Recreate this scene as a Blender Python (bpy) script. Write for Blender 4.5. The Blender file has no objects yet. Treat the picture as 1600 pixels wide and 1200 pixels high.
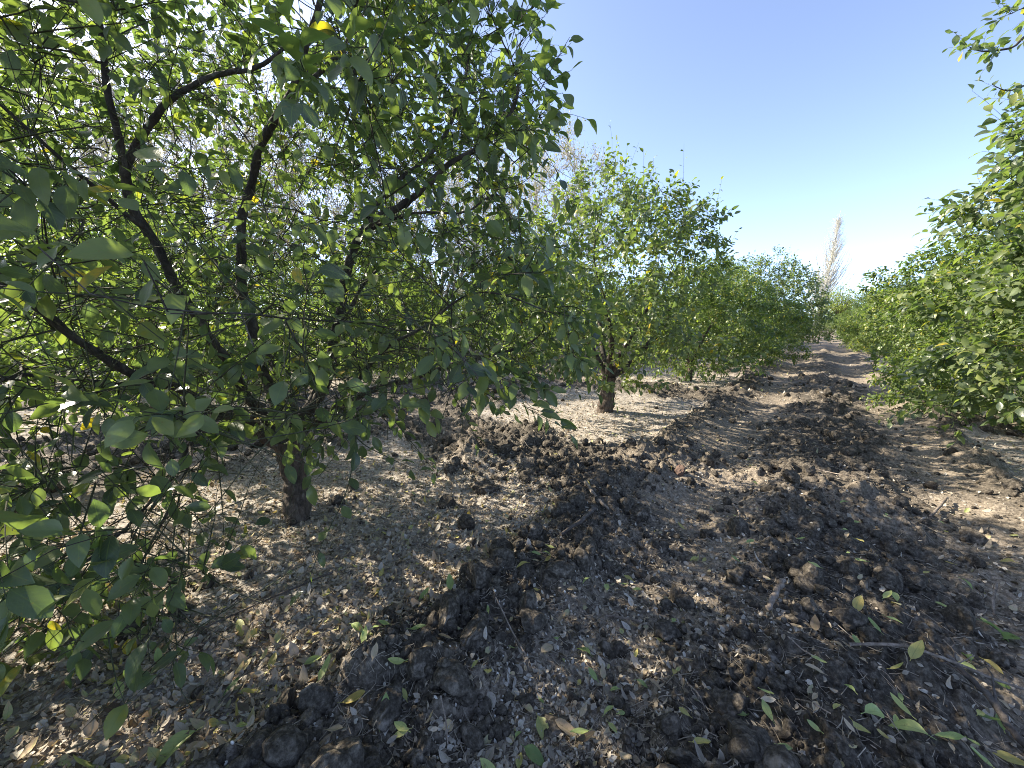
import bpy, math, time
import numpy as np
from mathutils import Vector

T0 = time.time()
D = bpy.data
SC = bpy.context.scene
COL = SC.collection

# ------------------------------------------------------------------ camera frame
CAM_H = 1.5
F_PX = 600.0                       # focal length in pixels of the 1600 px wide photograph
PITCH = math.radians(9.0)
YAW = math.radians(38.6)           # the alley runs along +Y; the camera looks left of it
cP, sP, cY, sY = math.cos(PITCH), math.sin(PITCH), math.cos(YAW), math.sin(YAW)


def ray(px, py):
    u, v = (px - 800) / F_PX, (600 - py) / F_PX
    f, up = cP + sP * v, -sP + cP * v
    return np.array([u * cY - f * sY, u * sY + f * cY, up]), f


def at(px, py, F):
    """the point of the place seen at a photo pixel, F metres ahead of the camera"""
    d, f = ray(px, py)
    return d * (F / f) + np.array([0, 0, CAM_H])


def ground_xy(px, py, z=0.04):
    d, f = ray(px, py)
    return d * ((z - CAM_H) / d[2]) + np.array([0, 0, CAM_H])


# ------------------------------------------------------------------ numpy noise
def _hash(ix, iy, seed):
    h = (ix.astype(np.int64) * 374761393 + iy.astype(np.int64) * 668265263 + seed * 974711) & 0xFFFFFFFF
    h = ((h ^ (h >> 13)) * 1274126177) & 0xFFFFFFFF
    h = ((h ^ (h >> 15)) * 2246822519) & 0xFFFFFFFF
    return (h ^ (h >> 16)) & 0xFFFFFFFF


def h01(ix, iy, seed):
    return _hash(ix, iy, seed) / 4294967295.0


def vnoise(x, y, seed=0):
    ix, iy = np.floor(x), np.floor(y)
    fx, fy = x - ix, y - iy
    fx = fx * fx * fx * (fx * (fx * 6 - 15) + 10)
    fy = fy * fy * fy * (fy * (fy * 6 - 15) + 10)
    ix, iy = ix.astype(np.int64), iy.astype(np.int64)
    a, b = h01(ix, iy, seed), h01(ix + 1, iy, seed)
    c, d = h01(ix, iy + 1, seed), h01(ix + 1, iy + 1, seed)
    return (a + (b - a) * fx) * (1 - fy) + (c + (d - c) * fx) * fy - 0.5


def fbm(x, y, seed=0, octv=4):
    s, a = 0, 1.0
    for o in range(octv):
        s = s + a * vnoise(x, y, seed + o * 17)
        x, y, a = x * 2.03 + 3.1, y * 2.03 - 1.7, a * 0.5
    return s


def clods(x, y, s, seed, keep, rmin=0.32, rmax=0.68):
    """angular lumps, one per cell of size s"""
    w = 0.55 * s
    xw = x + w * vnoise(x / s * 1.3, y / s * 1.3, seed + 5) + 0.35 * w * vnoise(x / s * 4.1, y / s * 4.1, seed + 6)
    yw = y + w * vnoise(x / s * 1.3 + 9, y / s * 1.3, seed + 7) + 0.35 * w * vnoise(x / s * 4.1, y / s * 4.1 + 7, seed + 8)
    cx, cy = np.floor(xw / s).astype(np.int64), np.floor(yw / s).astype(np.int64)
    out = np.zeros_like(x)
    for dx in (-1, 0, 1):
        for dy in (-1, 0, 1):
            gx, gy = cx + dx, cy + dy
            px = (gx + 0.15 + 0.7 * h01(gx, gy, seed)) * s
            py = (gy + 0.15 + 0.7 * h01(gx, gy, seed + 1)) * s
            r = (rmin + (rmax - rmin) * h01(gx, gy, seed + 2)) * s
            on = (h01(gx, gy, seed + 3) < keep) * (0.45 + 0.55 * h01(gx, gy, seed + 4))
            ex = 0.7 + 0.6 * h01(gx, gy, seed + 9)
            d2 = ((xw - px) ** 2 * ex + (yw - py) ** 2 / ex) / (r * r)
            ta, tb = h01(gx, gy, seed + 12) * 6.283, h01(gx, gy, seed + 13)
            # a broken face: each lump is cut by a tilted plane
            cut = 0.62 + 0.25 * tb + (0.25 + 0.55 * tb) * ((xw - px) * np.cos(ta) + (yw - py) * np.sin(ta)) / r
            cut2 = 0.75 + 0.9 * ((xw - px) * np.cos(ta + 2.3) + (yw - py) * np.sin(ta + 2.3)) / r
            top = np.minimum(np.minimum(np.clip(1 - d2, 0, 1) ** 0.42, np.clip(cut, 0, 1)), np.clip(cut2, 0, 1))
            out = np.maximum(out, on * r * np.where(d2 < 1, top, 0))
    return out


def sstep(a, b, x):
    t = np.clip((x - a) / (b - a), 0, 1)
    return t * t * (3 - 2 * t)


# ------------------------------------------------------------------ mesh helpers
def make_mesh(name, v, quads=None, tris=None, mats=(), mat_index=None, uv=None, attrs=None, smooth=True):
    me = D.meshes.new(name)
    v = np.asarray(v, np.float32)
    loops, starts, n = [], [], 0
    if quads is not None and len(quads):
        q = np.asarray(quads, np.int32)
        loops.append(q.ravel()); starts.append(np.arange(len(q), dtype=np.int32) * 4); n = q.size
    if tris is not None and len(tris):
        t = np.asarray(tris, np.int32)
        loops.append(t.ravel()); starts.append(n + np.arange(len(t), dtype=np.int32) * 3)
    loops, starts = np.concatenate(loops), np.concatenate(starts)
    me.vertices.add(len(v)); me.vertices.foreach_set('co', v.ravel())
    me.loops.add(len(loops)); me.loops.foreach_set('vertex_index', loops)
    me.polygons.add(len(starts)); me.polygons.foreach_set('loop_start', starts)
    if mat_index is not None:
        me.polygons.foreach_set('material_index', np.asarray(mat_index, np.int32))
    me.polygons.foreach_set('use_smooth', np.full(len(starts), smooth, bool))
    me.update(calc_edges=True)
    if uv is not None:
        l = me.uv_layers.new(name='UVMap')
        l.data.foreach_set('uv', np.asarray(uv, np.float32)[loops].ravel())
    for k, a in (attrs or {}).items():
        at_ = me.attributes.new(k, 'FLOAT', 'POINT')
        at_.data.foreach_set('value', np.asarray(a, np.float32))
    for m in mats:
        me.materials.append(m)
    return me


def obj(name, mesh, parent=None, loc=(0, 0, 0), rotz=0.0, scale=1.0):
    o = D.objects.new(name, mesh)
    COL.objects.link(o)
    o.parent = parent
    o.location = loc
    o.rotation_euler = (0, 0, rotz)
    o.scale = (scale,) * 3
    return o


def tag(o, label=None, cat=None, group=None, kind=None):
    if label: o['label'] = label
    if cat: o['category'] = cat
    if group: o['group'] = group
    if kind: o['kind'] = kind
    return o


def norm(a):
    return a / np.maximum(np.linalg.norm(a, axis=-1, keepdims=True), 1e-9)


class Bag:
    """collects vertices, quads, triangles with material index, uv and a random value"""
    def __init__(s):
        s.v, s.q, s.t, s.qm, s.tm, s.uv, s.r, s.n = [], [], [], [], [], [], [], 0

    def add(s, v, q=None, t=None, m=0, uv=None, r=None):
        v = np.asarray(v, float).reshape(-1, 3)
        s.v.append(v)
        if q is not None and len(q):
            s.q.append(np.asarray(q) + s.n); s.qm.append(np.full(len(q), m))
        if t is not None and len(t):
            s.t.append(np.asarray(t) + s.n); s.tm.append(np.full(len(t), m))
        s.uv.append(np.zeros((len(v), 2)) if uv is None else uv)
        s.r.append(np.zeros(len(v)) if r is None else np.broadcast_to(r, (len(v),)))
        s.n += len(v)

    def mesh(s, name, mats, smooth=True):
        q = np.concatenate(s.q) if s.q else None
        t = np.concatenate(s.t) if s.t else None
        mi = np.concatenate(s.qm + s.tm)
        return make_mesh(name, np.concatenate(s.v), q, t, mats, mi, np.concatenate(s.uv), {'rnd': np.concatenate(s.r)}, smooth)


def tubes(P, R, k=4):
    """N tubes of m points each -> vertices, quads"""
    N, m = P.shape[:2]
    T = np.empty_like(P)
    T[:, 1:-1] = P[:, 2:] - P[:, :-2]
    T[:, 0] = P[:, 1] - P[:, 0]; T[:, -1] = P[:, -1] - P[:, -2]
    T = norm(T)
    mean = norm(P[:, -1] - P[:, 0])
    ref = np.where(np.abs(mean[:, 2:3]) > 0.75, np.array([[1.0, 0.12, 0]]), np.array([[0.05, 0.1, 1.0]]))
    A = norm(np.cross(T, ref[:, None, :])); B = np.cross(T, A)
    ang = np.arange(k) / k * 2 * np.pi
    V = P[:, :, None, :] + R[:, :, None, None] * (A[:, :, None, :] * np.cos(ang)[None, None, :, None] + B[:, :, None, :] * np.sin(ang)[None, None, :, None])
    i, j = np.meshgrid(np.arange(m - 1), np.arange(k), indexing='ij')
    a = (i * k + j).ravel(); b = (i * k + (j + 1) % k).ravel()
    q = np.stack([a, b, b + k, a + k], 1)
    Q = (np.arange(N) * m * k)[:, None, None] + q[None]
    return V.reshape(-1, 3), Q.reshape(-1, 4)


# leaf outlines: across in -1..1, along in 0..1
def leaf_template(rows, cols):
    t = np.linspace(0, 1, rows)
    w = np.interp(t, [0, 0.1, 0.25, 0.42, 0.6, 0.76, 0.88, 0.95, 1], [0.05, 0.42, 0.82, 1.0, 0.96, 0.74, 0.44, 0.22, 0.02])
    x = np.linspace(-1, 1, cols)
    X = w[:, None] * x[None, :]
    Y = np.repeat(t[:, None], cols, 1)
    i, j = np.meshgrid(np.arange(rows - 1), np.arange(cols - 1), indexing='ij')
    a = (i * cols + j).ravel()
    q = np.stack([a, a + 1, a + cols + 1, a + cols], 1)
    U = np.repeat((x[None, :] * 0.5 + 0.5), rows, 0)
    return X.ravel(), Y.ravel(), np.stack([U.ravel(), Y.ravel()], 1), q


LEAF_FINE = leaf_template(9, 5)
LEAF_MID = leaf_template(6, 3)
LEAF_LOW = leaf_template(4, 3)


def leaves(P, axis, nrm, L, rng, tmpl=LEAF_MID, aspect=(0.20, 0.265), fold=(0.05, 0.45), curl=(-0.1, 0.55), petiole=0.12):
    N = len(P)
    Y = norm(axis)
    Z = norm(nrm - (nrm * Y).sum(1, keepdims=True) * Y)
    X = np.cross(Y, Z)
    tx, ty, tuv, tq = tmpl
    W = L * rng.uniform(*aspect, N)
    fo = rng.uniform(*fold, N); cu = rng.uniform(*curl, N)
    tw = rng.normal(0, 0.35, N)
    wav = rng.uniform(0, 6.3, N); wa = rng.uniform(0.0, 0.06, N)
    x = tx[None, :] * W[:, None]
    y = (petiole + ty[None, :] * (1 - petiole)) * L[:, None]
    z = fo[:, None] * np.abs(x) + tw[:, None] * x * ty[None, :] - cu[:, None] * L[:, None] * ty[None, :] ** 2
    z = z + wa[:, None] * L[:, None] * np.sin(ty[None, :] * 7 + wav[:, None] + 2.0 * np.sign(tx)[None, :]) * np.abs(tx)[None, :]
    y = y * (1 - 0.18 * np.abs(cu)[:, None] * ty[None, :])
    V = P[:, None, :] + x[..., None] * X[:, None, :] + y[..., None] * Y[:, None, :] + z[..., None] * Z[:, None, :]
    n = len(tx)
    Q = (np.arange(N) * n)[:, None, None] + tq[None]
    return V.reshape(-1, 3), Q.reshape(-1, 4), np.tile(tuv, (N, 1)), n


# ------------------------------------------------------------------ materials
def new_mat(name):
    m = D.materials.new(name)
    m.use_nodes = True
    nt = m.node_tree
    for n in list(nt.nodes):
        nt.nodes.remove(n)
    return m, nt, nt.nodes, nt.links


def nd(nodes, typ, **kw):
    n = nodes.new(typ)
    for k, v in kw.items():
        if k in n.inputs.keys() if isinstance(k, str) else False:
            n.inputs[k].default_value = v
        else:
            setattr(n, k, v)
    return n


def ramp(nodes, stops, interp='LINEAR'):
    r = nodes.new('ShaderNodeValToRGB')
    r.color_ramp.interpolation = interp
    e = r.color_ramp.elements
    while len(e) > 1:
        e.remove(e[-1])
    e[0].position, e[0].color = stops[0][0], (*stops[0][1], 1)
    for p, c in stops[1:]:
        x = e.new(p); x.color = (*c, 1)
    return r


def math_node(nodes, links, op, a, b=None, clamp=False):
    m = nodes.new('ShaderNodeMath'); m.operation = op; m.use_clamp = clamp
    for i, x in enumerate((a, b)):
        if x is None: continue
        if isinstance(x, (int, float)): m.inputs[i].default_value = x
        else: links.new(x, m.inputs[i])
    return m.outputs[0]


def mix_rgb(nodes, links, fac, a, b, typ='MIX'):
    m = nodes.new('ShaderNodeMix'); m.data_type = 'RGBA'; m.blend_type = typ
    for sock, x in ((m.inputs[0], fac), (m.inputs[6], a), (m.inputs[7], b)):
        if isinstance(x, (int, float)): sock.default_value = x
        elif isinstance(x, tuple): sock.default_value = (*x, 1)
        else: links.new(x, sock)
    return m.outputs[2]


def leaf_material(name, stops, trans=0.42, rough=0.36, blotch=0.16, back=(0.10, 0.15, 0.06), tcol=(1.65, 1.95, 0.75), vein=True, spec=0.5, nscale=38):
    m, nt, N, L = new_mat(name)
    out = N.new('ShaderNodeOutputMaterial')
    att = N.new('ShaderNodeAttribute'); att.attribute_name = 'rnd'
    tc = N.new('ShaderNodeTexCoord')
    noi = N.new('ShaderNodeTexNoise'); noi.inputs['Scale'].default_value = nscale; noi.inputs['Detail'].default_value = 3
    L.new(tc.outputs['Object'], noi.inputs['Vector'])
    d = math_node(N, L, 'MULTIPLY', math_node(N, L, 'SUBTRACT', noi.outputs['Fac'], 0.5), blotch * 2)
    fac = math_node(N, L, 'ADD', att.outputs['Fac'], d, True)
    rp = ramp(N, stops); L.new(fac, rp.inputs[0])
    col = rp.outputs[0]
    if vein:
        uv = N.new('ShaderNodeUVMap'); uv.uv_map = 'UVMap'
        sx = N.new('ShaderNodeSeparateXYZ'); L.new(uv.outputs[0], sx.inputs[0])
        c = math_node(N, L, 'ABSOLUTE', math_node(N, L, 'SUBTRACT', sx.outputs['X'], 0.5))
        mid = math_node(N, L, 'SUBTRACT', 1.0, math_node(N, L, 'MULTIPLY', c, 26.0), True)
        # side veins: oblique stripes leaving the midrib
        s = math_node(N, L, 'SUBTRACT', math_node(N, L, 'MULTIPLY', sx.outputs['Y'], 24.0), math_node(N, L, 'MULTIPLY', c, 16.0))
        side = math_node(N, L, 'POWER', math_node(N, L, 'ABSOLUTE', math_node(N, L, 'SINE', s)), 14.0)
        vf = math_node(N, L, 'MAXIMUM', math_node(N, L, 'MULTIPLY', mid, 0.7), math_node(N, L, 'MULTIPLY', side, 0.18))
        col = mix_rgb(N, L, vf, col, (0.16, 0.21, 0.07))
        sp = N.new('ShaderNodeTexNoise'); sp.inputs['Scale'].default_value = nscale * 2.6; sp.inputs['Detail'].default_value = 2
        L.new(tc.outputs['Object'], sp.inputs['Vector'])
        sr = ramp(N, [(0.66, (0, 0, 0)), (0.74, (1, 1, 1))]); L.new(sp.outputs['Fac'], sr.inputs[0])
        col = mix_rgb(N, L, math_node(N, L, 'MULTIPLY', sr.outputs[0], 0.55), col, (0.20, 0.15, 0.05))
    geo = N.new('ShaderNodeNewGeometry')
    col_b = mix_rgb(N, L, 0.55, col, back)
    colf = mix_rgb(N, L, geo.outputs['Backfacing'], col, col_b)
    p = N.new('ShaderNodeBsdfPrincipled')
    L.new(colf, p.inputs['Base Color'])
    r = math_node(N, L, 'ADD', math_node(N, L, 'MULTIPLY', geo.outputs['Backfacing'], 0.25), rough)
    L.new(r, p.inputs['Roughness']); p.inputs['Specular IOR Level'].default_value = spec
    bn = N.new('ShaderNodeTexNoise'); bn.inputs['Scale'].default_value = 90; bn.inputs['Detail'].default_value = 2
    L.new(tc.outputs['Object'], bn.inputs['Vector'])
    bp = N.new('ShaderNodeBump'); bp.inputs['Strength'].default_value = 0.35; bp.inputs['Distance'].default_value = 0.004
    L.new(bn.outputs['Fac'], bp.inputs['Height']); L.new(bp.outputs[0], p.inputs['Normal'])
    t = N.new('ShaderNodeBsdfTranslucent')
    L.new(mix_rgb(N, L, 1.0, col, tcol, 'MULTIPLY'), t.inputs['Color'])
    mx = N.new('ShaderNodeMixShader'); mx.inputs[0].default_value = trans
    L.new(p.outputs[0], mx.inputs[1]); L.new(t.outputs[0], mx.inputs[2]); L.new(mx.outputs[0], out.inputs[0])
    return m


def bark_material(name, c1, c2, c3, scale=14, stretch=0.35, bump=0.5):
    m, nt, N, L = new_mat(name)
    out = N.new('ShaderNodeOutputMaterial')
    tc = N.new('ShaderNodeTexCoord')
    mp = N.new('ShaderNodeMapping'); mp.inputs['Scale'].default_value = (1, 1, stretch)
    L.new(tc.outputs['Object'], mp.inputs[0])
    n1 = N.new('ShaderNodeTexNoise'); n1.inputs['Scale'].default_value = scale; n1.inputs['Detail'].default_value = 6; n1.inputs['Roughness'].default_value = 0.65
    L.new(mp.outputs[0], n1.inputs['Vector'])
    n2 = N.new('ShaderNodeTexNoise'); n2.inputs['Scale'].default_value = scale * 4.3; n2.inputs['Detail'].default_value = 5; n2.inputs['Roughness'].default_value = 0.7
    L.new(mp.outputs[0], n2.inputs['Vector'])
    rp = ramp(N, [(0.3, c1), (0.52, c2), (0.72, c3)]); L.new(n1.outputs['Fac'], rp.inputs[0])
    rp2 = ramp(N, [(0.35, (0.45, 0.45, 0.45)), (0.65, (1.25, 1.25, 1.25))]); L.new(n2.outputs['Fac'], rp2.inputs[0])
    col = mix_rgb(N, L, 0.8, rp.outputs[0], rp2.outputs[0], 'MULTIPLY')
    p = N.new('ShaderNodeBsdfPrincipled'); p.inputs['Roughness'].default_value = 0.85
    p.inputs['Specular IOR Level'].default_value = 0.25
    L.new(col, p.inputs['Base Color'])
    bp = N.new('ShaderNodeBump'); bp.inputs['Strength'].default_value = bump; bp.inputs['Distance'].default_value = 0.02
    hh = math_node(N, L, 'ADD', n1.outputs['Fac'], math_node(N, L, 'MULTIPLY', n2.outputs['Fac'], 0.6))
    L.new(hh, bp.inputs['Height']); L.new(bp.outputs[0], p.inputs['Normal'])
    L.new(p.outputs[0], out.inputs[0])
    return m


GREEN = [(0.0, (0.060, 0.084, 0.054)), (0.35, (0.108, 0.140, 0.070)), (0.62, (0.165, 0.196, 0.076)), (0.84, (0.21, 0.235, 0.080)), (0.93, (0.23, 0.23, 0.045)), (1.0, (0.46, 0.32, 0.035))]
M_LEAF = leaf_material('citrus_leaf', GREEN)
M_LEAF2 = leaf_material('citrus_leaf_sunlit_tint', [(0.0, (0.055, 0.088, 0.042)), (0.35, (0.095, 0.136, 0.052)), (0.62, (0.150, 0.190, 0.056)), (0.84, (0.22, 0.245, 0.06)), (0.93, (0.27, 0.25, 0.045)), (1.0, (0.48, 0.34, 0.035))])  # yellower copy of the citrus leaf: sunlit warmth put into the colour
M_BARK = bark_material('citrus_bark', (0.030, 0.025, 0.022), (0.068, 0.058, 0.048), (0.16, 0.15, 0.125), 13, 0.5, 0.8)
M_TRUNK = bark_material('citrus_trunk_bark', (0.045, 0.033, 0.025), (0.105, 0.081, 0.063), (0.20, 0.17, 0.14), 14, 0.3, 1.0)
M_TWIG = bark_material('citrus_twig', (0.035, 0.04, 0.022), (0.07, 0.075, 0.04), (0.13, 0.12, 0.08), 30, 1.0, 0.2)
M_PALE = bark_material('pale_bark', (0.42, 0.38, 0.31), (0.56, 0.51, 0.43), (0.64, 0.60, 0.52), 3, 0.4, 0.2)
M_PALELEAF = leaf_material('small_pale_leaf', [(0, (0.14, 0.16, 0.07)), (0.5, (0.22, 0.21, 0.10)), (1, (0.34, 0.26, 0.15))], vein=False, trans=0.3, nscale=1.5)
M_WILLOW = leaf_material('willow_leaf', [(0, (0.12, 0.16, 0.03)), (0.5, (0.2, 0.24, 0.05)), (1, (0.3, 0.3, 0.07))], vein=False, nscale=2)
M_STICK = bark_material('dry_stick', (0.14, 0.11, 0.085), (0.25, 0.205, 0.165), (0.40, 0.35, 0.30), 16, 1.0, 0.4)
M_STICKDARK = bark_material('dark_stick', (0.05, 0.042, 0.037), (0.10, 0.085, 0.073), (0.19, 0.165, 0.145), 16, 1.0, 0.4)
M_LITTER = leaf_material('dry_leaf', [(0, (0.08, 0.055, 0.037)), (0.25, (0.20, 0.16, 0.12)), (0.5, (0.39, 0.345, 0.29)), (0.72, (0.58, 0.54, 0.48)), (0.86, (0.50, 0.37, 0.23)), (0.93, (0.40, 0.44, 0.2)), (1, (0.52, 0.44, 0.14))],
                         trans=0.15, rough=0.75, back=(0.36, 0.32, 0.26), tcol=(1.2, 1.0, 0.7), spec=0.25)
M_FALL_GREEN = leaf_material('fallen_green', [(0, (0.22, 0.30, 0.10)), (0.5, (0.33, 0.40, 0.15)), (1, (0.42, 0.44, 0.16))], trans=0.2, rough=0.5, back=(0.42, 0.46, 0.24), blotch=0.4)
M_FALL_DARK = leaf_material('fallen_dark_green', [(0, (0.06, 0.12, 0.04)), (0.5, (0.10, 0.18, 0.05)), (1, (0.2, 0.25, 0.07))], trans=0.2, rough=0.45, back=(0.2, 0.26, 0.12), blotch=0.4)
M_FALL_YELLOW = leaf_material('fallen_yellow', [(0, (0.38, 0.28, 0.08)), (0.5, (0.40, 0.36, 0.12)), (1, (0.32, 0.35, 0.13))], trans=0.2, rough=0.5, back=(0.5, 0.42, 0.16), blotch=0.5)
M_FALL_TAN = leaf_material('fallen_tan', [(0, (0.26, 0.18, 0.11)), (0.5, (0.38, 0.29, 0.19)), (1, (0.46, 0.38, 0.28))], trans=0.12, rough=0.7, back=(0.5, 0.42, 0.32), blotch=0.4)


def soil_material(name, ground=True):
    m, nt, N, L = new_mat(name)
    out = N.new('ShaderNodeOutputMaterial')
    tc = N.new('ShaderNodeTexCoord')
    n1 = N.new('ShaderNodeTexNoise'); n1.inputs['Scale'].default_value = 5.5; n1.inputs['Detail'].default_value = 7; n1.inputs['Roughness'].default_value = 0.7
    n2 = N.new('ShaderNodeTexNoise'); n2.inputs['Scale'].default_value = 46; n2.inputs['Detail'].default_value = 6; n2.inputs['Roughness'].default_value = 0.72
    n3 = N.new('ShaderNodeTexNoise'); n3.inputs['Scale'].default_value = 21; n3.inputs['Detail'].default_value = 4
    vo = N.new('ShaderNodeTexVoronoi'); vo.inputs['Scale'].default_value = 75
    for n in (n1, n2, n3, vo):
        L.new(tc.outputs['Object'], n.inputs['Vector'])
    soil = ramp(N, [(0.36, (0.032, 0.027, 0.021)), (0.5, (0.070, 0.060, 0.0475)), (0.64, (0.155, 0.134, 0.107))])
    L.new(n2.outputs['Fac'], soil.inputs[0])
    col = soil.outputs[0]
    # whitish dried crumbs
    wf = ramp(N, [(0.54, (0, 0, 0)), (0.66, (1, 1, 1))]); L.new(n3.outputs['Fac'], wf.inputs[0])
    wg = ramp(N, [(0.48, (0, 0, 0)), (0.62, (1, 1, 1))]); L.new(n1.outputs['Fac'], wg.inputs[0])
    wm = math_node(N, L, 'MULTIPLY', math_node(N, L, 'MULTIPLY', wf.outputs[0], wg.outputs[0]), 0.42)
    col = mix_rgb(N, L, wm, col, (0.46, 0.40, 0.33))
    if ground:
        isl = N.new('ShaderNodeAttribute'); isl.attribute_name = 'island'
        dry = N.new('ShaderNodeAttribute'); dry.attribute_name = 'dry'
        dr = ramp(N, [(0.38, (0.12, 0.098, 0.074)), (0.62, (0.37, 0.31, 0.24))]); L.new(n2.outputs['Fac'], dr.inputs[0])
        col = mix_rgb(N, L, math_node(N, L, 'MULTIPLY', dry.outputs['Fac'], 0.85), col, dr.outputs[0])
        lit = ramp(N, [(0.34, (0.08, 0.060, 0.044)), (0.45, (0.25, 0.215, 0.18)), (0.56, (0.41, 0.375, 0.325)), (0.68, (0.53, 0.495, 0.435))])
        mixv = math_node(N, L, 'ADD', math_node(N, L, 'MULTIPLY', n2.outputs['Fac'], 0.6), math_node(N, L, 'MULTIPLY', n3.outputs['Fac'], 0.4))
        L.new(mixv, lit.inputs[0])
        col = mix_rgb(N, L, isl.outputs['Fac'], col, lit.outputs[0])
    p = N.new('ShaderNodeBsdfPrincipled'); p.inputs['Roughness'].default_value = 0.92; p.inputs['Specular IOR Level'].default_value = 0.2
    L.new(col, p.inputs['Base Color'])
    bp = N.new('ShaderNodeBump'); bp.inputs['Strength'].default_value = 0.7; bp.inputs['Distance'].default_value = 0.010
    hh = math_node(N, L, 'ADD', n2.outputs['Fac'], math_node(N, L, 'MULTIPLY', vo.outputs['Distance'], 0.5))
    L.new(hh, bp.inputs['Height']); L.new(bp.outputs[0], p.inputs['Normal'])
    L.new(p.outputs[0], out.inputs[0])
    return m


M_GROUND = soil_material('tilled_soil')
M_CLOD = soil_material('soil_clod', False)


def plain(name, c, rough=0.7):
    m, nt, N, L = new_mat(name)
    out = N.new('ShaderNodeOutputMaterial')
    p = N.new('ShaderNodeBsdfPrincipled'); p.inputs['Roughness'].default_value = rough
    tc = N.new('ShaderNodeTexCoord')
    n = N.new('ShaderNodeTexNoise'); n.inputs['Scale'].default_value = 60; n.inputs['Detail'].default_value = 4
    L.new(tc.outputs['Object'], n.inputs['Vector'])
    r = ramp(N, [(0.3, tuple(x * 0.6 for x in c)), (0.7, c)]); L.new(n.outputs['Fac'], r.inputs[0])
    L.new(r.outputs[0], p.inputs['Base Color']); L.new(p.outputs[0], out.inputs[0])
    return m


M_SHELL = plain('shell', (0.80, 0.76, 0.68), 0.6)
M_REDCLOD = plain('reddish_clod', (0.15, 0.095, 0.07), 0.9)
M_STRAW = plain('straw', (0.42, 0.36, 0.28), 0.8)

# ------------------------------------------------------------------ the ground
ROW_X, ROW_DX, TREE_Y, TREE_DY = -3.0, 6.0, 1.2, 5.0


def zones(x, y):
    """island: untilled litter-covered patch round each trunk; track: packed wheel lines in the alleys"""
    wx = x + 0.42 * fbm(x * 0.9, y * 0.9, 301, 4)
    wy = y + 0.55 * fbm(x * 0.9 + 20, y * 0.9, 311, 4)
    dx = np.abs((wx - ROW_X + ROW_DX / 2) % ROW_DX - ROW_DX / 2)
    dy = np.abs((wy - TREE_Y + TREE_DY / 2) % TREE_DY - TREE_DY / 2)
    near_row = np.abs(x + 3) < 3
    isl = sstep(1.62, 1.32, dx) * sstep(np.where(near_row, 1.95, 1.95), 1.45, dy)
    ax = (wx - ROW_X) % ROW_DX        # 0 and 6 = rows, 3 = alley middle
    track = np.maximum(np.exp(-((ax - 2.35) / 0.34) ** 2), np.exp(-((ax - 3.95) / 0.32) ** 2)) * (1 - isl)
    return isl, track


def height(x, y, r=None):
    isl, track = zones(x, y)
    if r is None:
        r = np.hypot(x, y)
    till = 1 - isl
    amp = till * (1 - 0.82 * track)
    ridge = 0.05 * np.cos(((x - ROW_X) % ROW_DX - 3.1) / 6 * 2 * np.pi * 4) * till
    h = 0.04 * fbm(x * 0.35, y * 0.35, 1, 3) + ridge + 0.035 * till
    big = 0.5 + 0.9 * vnoise(x * 0.7, y * 0.7, 71)
    h = h + amp * 1.0 * clods(x, y, 0.30, 11, 0.46) * np.clip(big + 0.3, 0.1, 1.2)
    f1 = sstep(26, 14, r); f2 = sstep(12, 7, r); f3 = sstep(6, 3.5, r)
    h = h + amp * f1 * 1.05 * clods(x + 3, y, 0.13, 31, 0.64)
    if np.any(f2 > 0):
        h = h + amp * f2 * 0.9 * clods(x, y + 5, 0.062, 51, 0.75)
    if np.any(f3 > 0):
        h = h + (0.4 + 0.6 * till) * f3 * 0.8 * clods(x + 1, y + 5, 0.030, 81, 0.8)
    h = h + 0.018 * fbm(x * 7, y * 7, 91, 3) * f1
    return h, isl, track


def build_ground():
    ctr = math.pi / 2 + YAW                              # heading of the camera, counter-clockwise from +X
    half = math.radians(70)
    th_f = np.arange(-half, half, 0.0032)
    th_c = np.linspace(half, 2 * math.pi - half, 70, endpoint=False)
    th = np.concatenate([th_f, th_c]) + ctr
    r = [0.35]
    while r[-1] < 26: r.append(r[-1] * 1.0044)
    while r[-1] < 2600: r.append(r[-1] * 1.05)
    r = np.array(r)
    RR, TT = np.meshgrid(r, th, indexing='ij')
    x, y = (RR * np.cos(TT)).ravel(), (RR * np.sin(TT)).ravel()
    rr = RR.ravel()
    h, isl, track = height(x, y, rr)
    far = sstep(60, 200, rr)
    h = h * (1 - far)
    dry = np.clip(1.7 * track * (0.6 + fbm(x * 3, y * 3, 401, 3)) + sstep(9, 24, rr) * 0.75 + 0.5 * sstep(0.1, 0.35, fbm(x * 0.8, y * 0.8, 421, 3)), 0, 1)  # dry tracks and patches; distance term paints sunlit tan onto the far ground
    n, k = len(r), len(th)
    i, j = np.meshgrid(np.arange(n - 1), np.arange(k), indexing='ij')
    a = (i * k + j).ravel(); b = (i * k + (j + 1) % k).ravel()
    q = np.stack([a, a + k, b + k, b], 1)
    v = np.stack([x, y, h], 1)
    v = np.vstack([v, [[0, 0, 0.02]]])
    c = len(v) - 1
    jj = np.arange(k)
    t = np.stack([np.full(k, c), jj, (jj + 1) % k], 1)
    isl_c = isl * (1 - far) + 0.3 * far
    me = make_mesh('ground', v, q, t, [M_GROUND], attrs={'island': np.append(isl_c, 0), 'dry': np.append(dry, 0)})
    tag(obj('ground', me), 'dark tilled orchard soil with paler leaf covered patches round the trunks', 'ground', kind='structure')


build_ground()
print('ground', round(time.time() - T0, 1))


def gz(x, y):
    return height(np.asarray(x, float), np.asarray(y, float))[0]


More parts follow.
